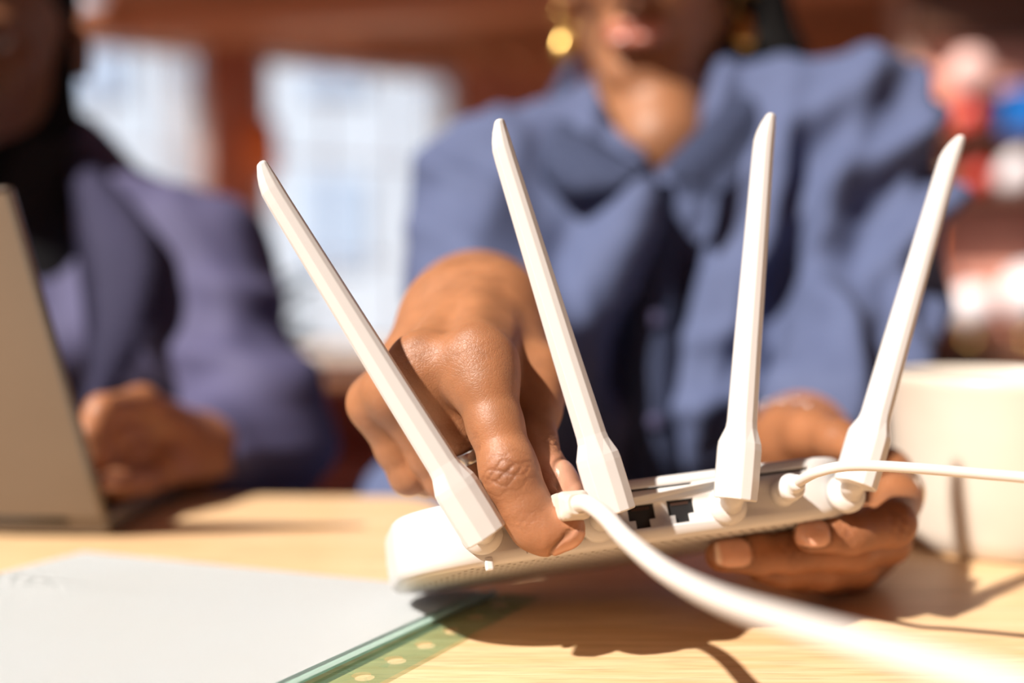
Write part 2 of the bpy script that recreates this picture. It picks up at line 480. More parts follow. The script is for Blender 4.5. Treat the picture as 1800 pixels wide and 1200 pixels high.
# wooden ceiling
PD = Vector((1, -0.30, 0)).normalized()
def along_ceiling(off, z, w, h, name, m, parent, L=14):
    c = (Vector((0, off, 0)) - WA).dot(WN); k = PD.dot(WN)
    t0 = max(-8, -c / k); t1 = max(t0 + .2, 7)
    bm = bmesh.new(); box(bm, (0, 0, 0), (t1 - t0, w, h))
    o = from_bm(name, bm, m, parent); o.location = Vector((0, off, z)) + PD * ((t0 + t1) / 2); o.rotation_euler = (0, 0, math.atan2(PD.y, PD.x))
    return o
ce = empty('ceiling', (0, 0, 0)); tag(ce, kind='structure')
pm = None
y = 5.3
while y < 12.5:
    along_ceiling(y, CEIL + .01 + random.uniform(-.004, .004), .205, .025, 'plank', M_plank, ce)
    y += .22
for yb in (5.5, 7.35, 9.3):
    along_ceiling(yb, CEIL - .08, .30, .16, 'beam', M_beam, ce, 20)

# brick wall on the right, brick by brick where the photo shows it
RW = 5.0
rx0, rx1 = (1585 - 900) / F * RW, 4.2
rw = bmesh.new(); box(rw, ((rx0 + rx1) / 2, RW + .12, CEIL / 2), (rx1 - rx0, .24, CEIL))
wr = from_bm('wall_right', rw, M_mortar); tag(wr, kind='structure')
tb = bmesh.new(); box(tb, ((rx0 + rx1) / 2, RW - .06, 2.33), (rx1 - rx0, .1, .42)); tag(from_bm('trim_2', tb, M_darkwood), kind='structure')
bme = None; row = 0; z = .60; nb = 0
while z < 2.12 and nb < 295:
    x = rx0 + (0.0 if row % 2 else -.11)
    while x < 2.85:
        if x >= rx0 - 1e-6:
            if bme is None:
                bb = bmesh.new(); box(bb, (0, 0, 0), (.225, .03, .075), bev=.006)
                bme = from_bm('brick', bb, M_brick2, wr); bme.location = (x + .11, RW - .004, z)
            else:
                q = bme.copy(); COL.objects.link(q); q.location = (x + .11, RW - .004 + random.uniform(-.004, .004), z)
            nb += 1
        x += .24
    z += .09; row += 1
lw = bmesh.new(); box(lw, (-4.6, 6.0, .3), (.2, 8, .6)); box(lw, (-4.6, 6.0, CEIL - .08), (.2, 8, .16))
for y_ in (2.1, 4.0, 5.9): box(lw, (-4.6, y_, CEIL / 2), (.2, .3, CEIL))
tag(from_bm('added_wall_left', lw, M_brick), kind='structure')  # unseen wall, its openings added to bring daylight to the back
fr = bmesh.new(); box(fr, (0, -2.9, CEIL / 2), (9.4, .2, CEIL)); tag(from_bm('added_wall_front', fr, M_brick), kind='structure')  # unseen wall added behind the camera to cut sky light
sw = bmesh.new(); box(sw, (-4.6, -1.75, .45), (.2, 2.5, .9)); box(sw, (-4.6, -.2, CEIL / 2), (.2, .6, CEIL)); box(sw, (-4.6, 1.05, .45), (.2, 1.9, .9)); tag(from_bm('added_wall_side', sw, M_brick), kind='structure')  # unseen wall added beside the camera to cut sky light
ew = bmesh.new(); box(ew, (4.6, 2.0, .45), (.2, 9.8, .9)); box(ew, (4.6, 2.0, 2.5), (.2, 9.8, .3)); box(ew, (4.6, 2.2, CEIL / 2), (.2, .3, CEIL)); tag(from_bm('added_wall_east', ew, M_brick), kind='structure')  # unseen wall added to hold back sky light, opened wide for daylight
# unseen cover added to cut sky light, its openings placed where sun is wanted
rx = (-2.15, -.62); ry = (-1.25, .06)
ro = bmesh.new()
for xa, xb, ya, yb in ((-4.7, rx[0], ry[0], ry[1]), (rx[1], 4.7, ry[0], ry[1]), (-4.7, 4.7, -3, ry[0]), (-4.7, 4.7, ry[1], 3.2), (-4.7, -3.7, 3.2, 4.75), (-1.5, .6, 3.2, 4.75), (2.5, 4.7, 3.2, 4.75),  # back gaps added for sun on the brick and bounce from the floor
                       (-4.7, 4.7, 4.75, 5.6), (-2.4, 4.7, 5.6, 6.2), (-1.1, 4.7, 6.2, 6.9), (.5, 4.7, 6.9, 7.7), (2.0, 4.7, 7.7, 8.6)):
    box(ro, ((xa + xb) / 2, (ya + yb) / 2, CEIL + .09), (xb - xa, yb - ya, .12))
tag(from_bm('added_roof', ro, M_plank), kind='structure')

# pale buildings across the street
fa = empty('building', (-3, 17, 0)); tag(fa, 'pale apartment building seen through the windows', 'building')
fb = bmesh.new(); box(fb, (0, 1, 5), (22, 2, 10)); from_bm('wall', fb, M_facade, fa)
fw = None
for i in range(9):
    for j in range(3):
        if fw is None:
            bb = bmesh.new(); box(bb, (0, 0, 0), (1.0, .1, 1.5)); fw = from_bm('window', bb, M_facwin, fa); fw.location = (-8 + i * 2, -.03, 2 + j * 2.9)
        else:
            q = fw.copy(); COL.objects.link(q); q.location = (-8 + i * 2, -.03, 2 + j * 2.9)
gr = bmesh.new(); box(gr, (0, 16, -.1), (60, 8, .1)); tag(from_bm('pavement', gr, M_concrete), kind='structure')

# ================================================================== TABLE
def table():
    te = T(500, 871).y
    root = empty('table', (0.05, 0.35, 0))
    tag(root, 'light oak table with the notched far edge under the router', 'table')
    xl = T(352, 871).x - .004
    a, b = T(735, 871), T(785, 905)
    pts = [(-1.0, .02), (1.1, .02), (1.1, te), (.34, te), (.30, te - .02), (.25, b.y - .01), (.20, b.y - .03), (.1, b.y - .045), (b.x + .03, b.y - .03),
           (b.x, b.y), (a.x + .01, te - .012), (a.x - .006, te), (xl, te), (xl, te + .12), (-1.0, te + .12)]
    bm = bmesh.new()
    lo = [bm.verts.new((x, y, TABLE - .028)) for x, y in pts]; hi = [bm.verts.new((x, y, TABLE)) for x, y in pts]
    bm.faces.new(hi); bm.faces.new(lo[::-1])
    for i in range(len(pts)):
        j = (i + 1) % len(pts); bm.faces.new((lo[i], lo[j], hi[j], hi[i]))
    bmesh.ops.bevel(bm, geom=[e for e in bm.edges if abs(e.verts[0].co.z - TABLE) < 1e-6 and abs(e.verts[1].co.z - TABLE) < 1e-6], offset=.003, segments=2, affect='EDGES')
    from_bm('tabletop', bm, M_table, root, offset=root.location)
    lm = None
    for x, y in ((-.93, .1), (1.03, .1), (-.93, te + .04), (1.03, te - .08)):
        if lm is None:
            bb = bmesh.new(); box(bb, (0, 0, 0), (.06, .06, TABLE - .028)); lm = from_bm('leg', bb, M_table, root); q = lm
        else: q = lm.copy(); COL.objects.link(q)
        q.location = Vector((x, y, (TABLE - .028) / 2)) - root.location
table()

# ================================================================== SHEET IN A PUNCHED SLEEVE
def folder():
    c0 = T(875, 1046); c1 = T(160, 974); c2 = T(556, 1203)
    e1 = (c1 - c0); e1.z = 0; w = e1.length; e1.normalize()
    e2 = Vector((-e1.y, e1.x, 0));
    if e2.y > 0: e2 = -e2
    # follow the edge that the photo shows
    e2 = (Vector((c2.x - c0.x, c2.y - c0.y, 0))).normalized()
    root = empty('punched_sleeve', (c0.x, c0.y, TABLE + .0002)); root['label'] = 'mint clear plastic sleeve with a white sheet inside, left of the router'
    root['category'] = 'document'
    H = .30
    def P(u, v, z): return e1 * u + e2 * v + Vector((0, 0, z))
    def lift(u, v): return .0018 + .0022 * math.sin(min(1, v / .2) * PI * .5) * math.exp(-u / .05)
    def sheet(name, u0, u1, v0, v1, dz, th, m, nu=24, nv=24, z0=0):
        bm = bmesh.new(); g = [[bm.verts.new(P(u0 + (u1 - u0) * i / nu, v0 + (v1 - v0) * j / nv, dz + lift(u0 + (u1 - u0) * i / nu, v0 + (v1 - v0) * j / nv))) for i in range(nu + 1)] for j in range(nv + 1)]
        for j in range(nv):
            for i in range(nu): bm.faces.new((g[j][i], g[j][i + 1], g[j + 1][i + 1], g[j + 1][i]))
        bmesh.ops.solidify(bm, geom=bm.faces[:], thickness=th)
        return from_bm(name, bm, m, root, smooth=False)
    sheet('back_film', 0, w + .004, 0, H, -.0009, .0003, M_mint)
    sheet('paper_sheet', .006, w, .004, H - .004, .0006, .0004, M_paper)
    sheet('welded_edge', -.001, .003, 0, H, .0006, .0008, M_mint, 2)
    # the punched margin: a strip of film with round holes cut through
    wd_, pitch, r = .021, .0188, .0033
    bm = bmesh.new(); n = int(H / pitch)
    ang = [2 * PI * k / 16 for k in range(16)]
    for h in range(n):
        vc = .008 + pitch * (h + .5); v0, v1 = .008 + pitch * h, .008 + pitch * (h + 1)
        if h == 0: v0 = 0
        ring, outer = [], []
        for a in ang:
            cu, cv = math.cos(a), math.sin(a)
            ring.append(bm.verts.new(P(-.0105 - r * cu, vc + r * cv, .0012)))
            k = min((wd_ / 2) / max(abs(cu), 1e-6), ((v1 - vc) if cv > 0 else (vc - v0)) / max(abs(cv), 1e-6))
            ou, ov = -cu * k, cv * k
            if abs(abs(cu) - abs(cv)) < .01: ou, ov = math.copysign(wd_ / 2, -cu), (v1 - vc if cv > 0 else v0 - vc)
            outer.append(bm.verts.new(P(-.0105 + ou, vc + ov, .0012)))
        for i in range(16):
            j = (i + 1) % 16; bm.faces.new((ring[i], ring[j], outer[j], outer[i]))
        # corners of the rectangle
    bmesh.ops.solidify(bm, geom=bm.faces[:], thickness=.00015)
    from_bm('punched_strip', bm, M_film, root)
folder()

# ================================================================== MUG
def mug():
    c = T(1752, 953); D = c.y
    R = .060; Hh = .0945
    root = empty('mug', (c.x, D, TABLE)); tag(root, 'cream ceramic mug with brown speckle standing right of the router', 'mug')
    bm = bmesh.new()
    prof = [(.001, .0), (R * .78, 0), (R * .84, .003), (R * .88, .012), (R * .92, .035), (R * .965, .07), (R * .99, Hh - .006), (R, Hh - .002), (R - .001, Hh), (R - .003, Hh), (R - .0045, Hh - .003),
            (R * .90, .07), (R * .84, .02), (R * .7, .008), (.001, .007)]
    lathe(bm, prof, 72)
    from_bm('mug_body', bm, M_ceram, root, smooth=True)
    bm = bmesh.new(); lathe(bm, [(.001, .072), (R * .895, .072), (R * .895, .0715), (.001, .0715)], 48)
    from_bm('coffee', bm, mat('coffee', (0.05, 0.02, 0.01), .1), root)
    bm = bmesh.new(); a = math.radians(20)
    pts = [Vector((R * .93, 0, .082)), Vector((R + .018, 0, .086)), Vector((R + .032, 0, .062)), Vector((R + .024, 0, .034)), Vector((R * .9, 0, .024))]
    tube(bm, catmull(pts), .0055, 14)
    o = from_bm('handle', bm, M_ceram, root, smooth=True); o.rotation_euler = (0, 0, -.5)
mug()

# ================================================================== ROUTER
RB = W(850, 994, .364); RBr = W(1500, 902, .397)
ru = (RBr - RB).normalized()
tilt = math.radians(22)
rw0 = Vector((-ru.y, ru.x, 0)).normalized()
rw0 = rw0 * math.cos(tilt) + Vector((0, 0, -math.sin(tilt)))
rw_ = (rw0 - ru * rw0.dot(ru)).normalized()
rv = ru.cross(rw_); 
if rv.z < 0: rv = -rv
RL, RT, RDp = .193, .0250, .097
def on_line_x(px):      # where a photo column meets the lower back edge
    # solve (RB + t ru) projected x = px
    lo, hi = -.2, .3
    for _ in range(50):
        m = (lo + hi) / 2; p = RB + ru * m - Vector((0, 0, CAMZ)); d = p.dot(_fwd)
        if 900 + F * p.x / d < px: lo = m
        else: hi = m
    return lo
tL = on_line_x(712) - .0005
R0 = RB + ru * (tL + RL / 2)
RM = Matrix((ru, rw_, rv)).transposed().to_4x4(); RM.translation = R0
RMi = RM.inverted()
router = empty('router', R0); router.rotation_euler = RM.to_3x3().to_euler()
tag(router, 'white wifi router with four upright antennas held in both hands', 'router')
def Lr(v): return RMi @ v           # world to router space
def panel_hit(px, py):              # where a photo ray meets the back panel (local y = 0)
    o = Vector((0, 0, CAMZ)); r = _fwd + Vector(((px - 900) / F, 0, 0)) + _up * (-(py - 600) / F)
    lo, lr = RMi @ o, RMi.to_3x3() @ r
    return lo + lr * (-lo.y / lr.y)
def rrect(hx, y0, y1, R, inset, z, n=12):
    pts = []; hx -= inset; y0 += inset; y1 -= inset; R = max(R - inset, .001)
    for cx, cy, a0 in ((hx - R, y0 + R, -90), (hx - R, y1 - R, 0), (-hx + R, y1 - R, 90), (-hx + R, y0 + R, 180)):
        for k in range(n + 1):
            a = math.radians(a0 + 90 * k / n); pts.append(Vector((cx + R * math.cos(a), cy + R * math.sin(a), z)))
    return pts
def tport(bm, c, w, h, y0, y1):       # the stepped outline of a network socket
    x, z = c
    o = [(-w / 2, h / 2), (w / 2, h / 2), (w / 2, -h * .16), (w * .27, -h * .16), (w * .27, -h / 2), (-w * .27, -h / 2), (-w * .27, -h * .16), (-w / 2, -h * .16)]
    loft(bm, [[Vector((x + a, yy, z + b)) for a, b in o] for yy in (y0, y1)])
ports = []
for cx, cy in ((1129, 907), (1198, 897)):
    p = panel_hit(cx, cy); ports.append((p.x, p.z))
ports.insert(0, (2 * ports[0][0] - ports[1][0] - .0008, ports[0][1]))
ports.insert(0, (2 * ports[0][0] - ports[1][0], ports[0][1]))
slots = []
for (xa, ya), (xb, yb) in (((1104, 862), (1216, 849)), ((1328, 834), (1421, 824)), ((866, 893), (1040, 872))):
    a, b = panel_hit(xa, ya), panel_hit(xb, yb); slots.append((a.x, b.x, (a.z + b.z) / 2))
def shell():
    bm = bmesh.new(); R = .030
    lv = [(.0, .0045), (.0006, .0022), (.0018, .0008), (.004, .0), (RT * .5, -.0004), (RT - .0035, .0), (RT - .0015, .0006), (RT - .0004, .002), (RT, .004)]
    rings = [rrect(RL / 2, 0, RDp, R, i, z) for z, i in lv]
    loft(bm, rings)
    o = from_bm('shell', bm, M_white, None, smooth=False)
    cut = bmesh.new()
    for c in ports: tport(cut, c, .0112, .0090, -.004, .011)
    for a, b, z in slots: box(cut, ((a + b) / 2, .002, z), (b - a, .006, .0011))
    c = from_bm('cut', cut, M_black)
    md = o.modifiers.new('b', 'BOOLEAN'); md.operation = 'DIFFERENCE'; md.object = c; md.solver = 'EXACT'
    dg = bpy.context.evaluated_depsgraph_get()
    me = bpy.data.meshes.new_from_object(o.evaluated_get(dg))
    for x in (o, c): bpy.data.objects.remove(x, do_unlink=True)
    o = link('shell', me, M_white, router, smooth=False)
    me.polygons.foreach_set('use_smooth', [abs(p.normal.y) < .9999 and abs(p.normal.z) < .9999 or p.area < 2e-4 and len(p.vertices) == 4 and abs(p.normal.y) < .9999 for p in me.polygons])
    return o
shell()
for c in ports:
    bm = bmesh.new(); tport(bm, c, .0111, .0089, .0013, .0105)
    p = from_bm('ethernet_port', bm, M_black, router)
    bm = bmesh.new()
    for k in range(8): box(bm, (c[0] - .0032 + k * .00092, .0012, c[1] + .0030), (.00042, .0006, .0011))
    from_bm('contacts', bm, M_copper, p)
for a, b, z in slots:
    bm = bmesh.new(); box(bm, ((a + b) / 2, .0032, z), (b - a - .0002, .0030, .0010)); from_bm('vent_slot', bm, M_black, router)
# rows of dark discs on the underside, the shade of vent holes put into colour
bm = bmesh.new()
for i in range(33):
    for j in range(11):
        x = -RL / 2 + .018 + i * .0047; yy = .0065 + j * .0052
        r = bmesh.ops.create_cone(bm, cap_ends=True, segments=8, radius1=.0007, radius2=.0007, depth=.0008)
        bmesh.ops.scale(bm, verts=r['verts'], vec=(1, 1.9, 1)); bmesh.ops.translate(bm, verts=r['verts'], vec=(x - j * .0017 + .008, yy, .00025))
vh = from_bm('vent_hole_discs', bm, mat('vent shadow', (0.30, 0.26, 0.23), .8), router); vh['kind'] = 'stuff'
p = panel_hit(862, 1000)
bm = bmesh.new(); box(bm, (0, 0, 0), (.003, .003, .005), bev=.0007); o = from_bm('locking_tab', bm, M_white, router); o.location = (p.x, .0015, .0005)
# printed word
cu = bpy.data.curves.new('t', 'FONT'); cu.body = 'Reset'; cu.size = .0042; cu.extrude = .00005
to = bpy.data.objects.new('t', cu); COL.objects.link(to)
me = bpy.data.meshes.new_from_object(to.evaluated_get(bpy.context.evaluated_depsgraph_get())); bpy.data.objects.remove(to, do_unlink=True)
q = panel_hit(924, 973); o = link('lettering', me, M_print, router, smooth=False); o.location = (q.x, -.00045, q.z); o.rotation_euler = (PI / 2, 0, 0)
# antennas
def antenna(pb, pt, roll, cup):
    b, t = W(*pb), W(*pt); L = (t - b).length
    z = (t - b).normalized(); y = (Vector((0, 1, 0)) - z * z.y).normalized(); x = y.cross(z)
    Mx = Matrix((x, y, z)).transposed() @ Matrix.Rotation(roll, 3, 'Z')
    Mw = Mx.to_4x4(); Mw.translation = b
    Ml = RMi @ Mw
    # (height, half width, half thickness, sideways shift)
    st = [(0, .0077, .0050, 0), (.0004, .0081, .0054, 0), (.008, .0083, .0055, 0), (.019, .0083, .0055, 0), (.0215, .0081, .0054, 0), (.0270, .0060, .0050, .0002), (.0295, .0057, .0048, .0002),
          (.06, .0053, .0044, 0), (.10, .0047, .0040, 0), (L - .016, .0042, .0036, 0), (L - .011, .0041, .0035, .0001), (L - .0075, .0037, .0033, .0005),
          (L - .004, .0030, .0030, .0011), (L - .0012, .0022, .0027, .0018), (L - .0003, .0019, .0022, .0020), (L, .0013, .0016, .0020)]
    prof = [(-1, .25), (-.93, -.25), (-.42, -1), (.30, -1), (.72, -.72), (1, -.1), (1, .35), (.55, 1), (-.55, 1)]
    rings = [[Ml @ Vector((sx + px * hw, py * ht, s)) for px, py in prof] for s, hw, ht, sx in st]
    bm = bmesh.new(); loft(bm, rings)
    bmesh.ops.recalc_face_normals(bm, faces=bm.faces)
    es = [e for e in bm.edges if e.calc_length() > .0008 and len(e.link_faces) == 2 and e.calc_face_angle(0) > .25 and e.calc_face_angle(0) < 1.2]
    bmesh.ops.bevel(bm, geom=es, offset=.00022, segments=1, affect='EDGES')
    a = from_bm('antenna', bm, M_white, router, smooth=False)
    # swivel hinge on the panel
    c = panel_hit(*cup); h = bmesh.new()
    Mh = Matrix.Translation(c) @ Matrix.Rotation(PI / 2, 4, 'X')
    lathe(h, [(.0001, -.001), (.0078, -.001), (.0078, .0020), (.0072, .0032), (.0058, .0046), (.0046, .0056), (.0001, .0058)], 32, M=Mh)
    j = Ml @ Vector((0, 0, .0045)); cc = Vector((c.x, -.004, c.z))
    tube(h, [cc, cc * .5 + j * .5, j], [.0048, .0046, .0042], 16)
    from_bm('hinge', h, M_white, a, smooth=True)
antenna((856, 943, .3500), (450, 290, .357), .38, (846, 938))
antenna((1080, 902, .3620), (868, 214, .378), -.10, (1050, 917))
antenna((1292, 878, .3745), (1346, 201, .402), -.30, (1277, 888))
antenna((1503, 852, .3860), (1680, 239, .424), -.34, (1485, 868))

# network plug and cable
pc = W(1003, 890, .3535)
plug = empty('network_cable', pc); tag(plug, 'thick white network cable whose plug is pinched by finger and thumb', 'cable')
ax = (W(1036, 879, .339) - W(994, 894, .358)).normalized()
Mp = Matrix.Identity(4); m3 = frame_to(ax, Vector((0, 0, 1))); Mp = m3.to_4x4()
bm = bmesh.new()
def rr(hx, hy, r, z, n=5):
    o = []
    for cx, cy, a0 in ((hx - r, hy - r, 0), (-hx + r, hy - r, 90), (-hx + r, -hy + r, 180), (hx - r, -hy + r, 270)):
        for k in range(n + 1):
            a = math.radians(a0 + 90 * k / n); o.append(Mp @ Vector((cx + r * math.cos(a), cy + r * math.sin(a), z)))
    return o
rings = []
zz = -.0105
for k in range(5):
    rings += [rr(.0060, .0052, .0018, zz), rr(.0060, .0052, .0018, zz + .0011), rr(.0055, .0047, .0018, zz + .0013), rr(.0055, .0047, .0018, zz + .0019)]; zz += .0021
rings += [rr(.0059, .0051, .0020, zz), rr(.0059, .0051, .0022, .0035), rr(.0055, .0047, .0024, .0048), rr(.0044, .0038, .0024, .0056), rr(.0036, .0034, .0024, .0066)]
loft(bm, rings); from_bm('plug_boot', bm, M_clear, plug, smooth=False)
bm = bmesh.new(); box(bm, (0, 0, -.015), (.0108, .0078, .011), bev=.0006, M=Mp); from_bm('plug', bm, M_clear, plug)
cp = [W(1006, 888, .3520), W(1030, 884, .343), W(1062, 905, .330), W(1102, 948, .312), W(1170, 1003, .285), W(1265, 1052, .253), W(1390, 1094, .226), W(1560, 1144, .204), W(1760, 1202, .185), W(2000, 1275, .165)]
bm = bmesh.new(); P_ = catmull([p - pc for p in cp], 12); tube(bm, P_, .0030, 24); from_bm('cable', bm, M_cable, plug, smooth=True)
# power lead
ph = RM @ panel_hit(1374, 868); c1 = W(1410, 842, .372)
pw = empty('power_cable', ph); tag(pw, 'thin white power cable with a round plug crossing the rightmost antenna', 'cable')
ax = (c1 - ph).normalized(); m3 = frame_to(ax).to_4x4(); bm = bmesh.new()
lathe(bm, [(.0001, -.001), (.0052, -.001), (.0052, .0065), (.0049, .007), (.0049, .008), (.0052, .0085), (.0052, .0125), (.0044, .0140), (.0034, .0142), (.0034, .018), (.0026, .0205), (.0001, .0207)], 28, M=m3)
from_bm('power_plug', bm, M_white, pw, smooth=True)
L0 = ax * .014
pts = [L0 + Vector((0, 0, 0)), L0 + ax * .007, W(1440, 828, .364) - ph, W(1500, 818, .359) - ph, W(1600, 822, .353) - ph, W(1720, 832, .347) - ph, W(1850, 845, .340) - ph, W(2050, 880, .33) - ph]
bm = bmesh.new(); tube(bm, catmull(pts, 10), .0020, 16); from_bm('cable', bm, M_cable, pw, smooth=True)

# ================================================================== LAPTOP
def laptop():
    h = T(188, 948); root = empty('laptop', (h.x, h.y, TABLE)); root.rotation_euler = (0, 0, -.05)
    tag(root, 'open grey laptop on the table in front of the seated man', 'laptop')
    Wd, Dp = .30, .19
    bm = bmesh.new(); box(bm, (-Wd / 2, Dp / 2 + .004, .0085), (Wd, Dp, .014), bev=.003); b = from_bm('base', bm, M_lap, root)
    km = None
    for r in range(5):
        for c in range(14):
            if km is None:
                kb = bmesh.new(); box(kb, (0, 0, 0), (.0165, .0150, .002), bev=.0004); km = from_bm('key', kb, M_key, b); q = km
            else: q = km.copy(); COL.objects.link(q)
            q.location = (-.021 - c * .0198, .035 + r * .0185, .0162)
    bm = bmesh.new(); box(bm, (-Wd / 2, .155, .0158), (.10, .05, .0008)); from_bm('touchpad', bm, M_key, b)
    ld = bmesh.new(); L = .198
    box(ld, (-Wd / 2, 0, L / 2), (Wd, .006, L), bev=.0026); lid = from_bm('lid', ld, M_lap, root)
    lid.location = (0, .002, .012); lid.rotation_euler = (math.radians(27), 0, 0)
    bm = bmesh.new(); box(bm, (-Wd / 2, .0034, L / 2 + .004), (Wd - .014, .0006, L - .022)); from_bm('screen', bm, M_screen, lid)
    for x in (-.045, -Wd + .045):
        bm = bmesh.new(); lathe(bm, [(.0001, -.02), (.0045, -.02), (.0045, .02), (.0001, .02)], 16, M=Matrix.Rotation(PI / 2, 4, 'Y'))
        o = from_bm('hinge', bm, M_key, root, smooth=True); o.location = (x, .003, .012)
laptop()

# ================================================================== PEOPLE
SK = np.array((0.330, 0.140, 0.063)); SKN = np.array((0.19, 0.070, 0.033)); NAIL = np.array((0.62, 0.33, 0.22)); PALM = np.array((0.58, 0.28, 0.17))
def hand_mesh(fld, fingers, palm_fn, joints=(), nails=(), tones=(), kf=.0035, kp=.007, base=SK, sep=.0006, lines_at=None):
    """one skin over palm, five fingers and forearm. fingers: lists of (point, radius)"""
    palm = fld.new(); palm_fn(palm)
    res = fld.new(); res.v = palm.v.copy()
    for ch in fingers:
        f = fld.new(); f.chain(ch['pts'], kf)
        for e in ch.get('bumps', ()): f.ell(*e)
        f.v = smin(palm.v, f.v, ch.get('k', kp))
        res.v = smin(res.v, f.v, sep)
    V, Q = res.mesh(); V = relax(V, Q, 2)
    N = vnormals(V, Q)
    tone = np.tile(np.append(base, .48), (len(V), 1)); lines = np.ones(len(V)) * .55
    disp = np.zeros(len(V))
    for c, u, n, sz, amp in joints:     # wrinkled skin over a joint
        c, u, n = A(c), A(u), A(n); u = u / np.linalg.norm(u); n = n - u * (n @ u); n = n / np.linalg.norm(n); l = np.cross(u, n)
        d = V - c; s_, t_, h_ = d @ u, d @ l, N @ n
        near = np.exp(-(s_ / sz) ** 2 - (t_ / sz) ** 2) * np.clip(h_ * 1.6, 0, 1) * (np.sum(d * d, 1) < (2.6 * sz) ** 2)
        g = np.zeros(len(V))
        for s0, cur, wdt, a_ in ((-.72, 9, .07, .6), (-.40, 16, .065, .8), (-.10, 4, .07, 1.0), (.16, -12, .065, .9), (.44, -22, .065, .8), (.78, -14, .06, .6), (1.1, -6, .06, .4), (-1.05, 4, .06, .35)):
            x = s_ / sz - s0 - cur * .02 * (t_ / sz) ** 2 + .09 * np.sin(t_ / sz * 7 + s0 * 9)
            g += a_ * np.exp(-(x / wdt) ** 2)
        for t0, a_ in ((-.55, .6), (-.12, .45), (.35, .55)):
            x = t_ / sz - t0 - .2 * np.sin(s_ / sz * 3 + t0 * 5)
            g += a_ * .6 * np.exp(-(x / .06) ** 2) * np.exp(-(s_ / sz / .6) ** 2)
        disp -= amp * np.clip(g, 0, 1.3) * near
        tone[:, :3] += (SKN - base) * (min(.75, .25 + amp * 1000) * near * (.45 + .55 * np.clip(g, 0, 1)))[:, None]
        lines += near * .5
    for c, r, col, rg, w in tones:
        m = np.clip(np.exp(-np.sum((V - A(c)) ** 2, 1) / (r * r)) * w, 0, 1)[:, None]
        tone[:, :3] = tone[:, :3] * (1 - m) + np.array(col) * m; tone[:, 3:] = tone[:, 3:] * (1 - m) + rg * m
    for c, u, n, wl, ww in nails:       # nail plate: centre, finger direction, outward direction, half length, half width
        c, u, n = A(c), A(u), A(n); u = u / np.linalg.norm(u); n = n - u * (n @ u); n = n / np.linalg.norm(n); l = np.cross(u, n)
        d = V - c; s_, t_ = (d @ u) / wl, (d @ l) / ww; q = np.sqrt(np.abs(s_) ** 3.2 + np.abs(t_) ** 3.2) ** (2 / 3.2)
        on = (N @ n > .15) & (np.abs(d @ n) < ww * 1.3)
        m = np.clip((1 - q) * 7, 0, 1) * on
        edge = np.exp(-((q - 1.04) / .10) ** 2) * on
        tone[:, :3] = tone[:, :3] * (1 - m[:, None]) + NAIL * m[:, None]; tone[:, 3] = tone[:, 3] * (1 - m) + .22 * m
        tip = m * np.clip((s_ - .68) * 8, 0, 1)
        tone[:, :3] = tone[:, :3] * (1 - tip[:, None]) + np.array((.8, .62, .48)) * tip[:, None]
        lines *= 1 - m; disp += .00025 * m - .0005 * edge * (s_ < .8)
        tone[:, :3] *= (1 - .35 * edge * (s_ < .8))[:, None]
    V = V + N * disp[:, None]
    return V, Q, tone, lines
def join(parts):
    VV, QQ, TT, LL, o = [], [], [], [], 0
    for V, Q, t, l in parts:
        VV.append(V); QQ.append(Q + o); TT.append(t); LL.append(l); o += len(V)
    return np.concatenate(VV), np.concatenate(QQ), np.concatenate(TT), np.concatenate(LL)
def pr(*a): return (W(a[0], a[1], a[2]), a[3] / 1000)

# ---- the woman in the blue shirt
WO = Vector((.13, .93, 0))
woman = empty('person', WO); tag(woman, 'person in a dark blue collared shirt plugging the cable into the router', 'person')

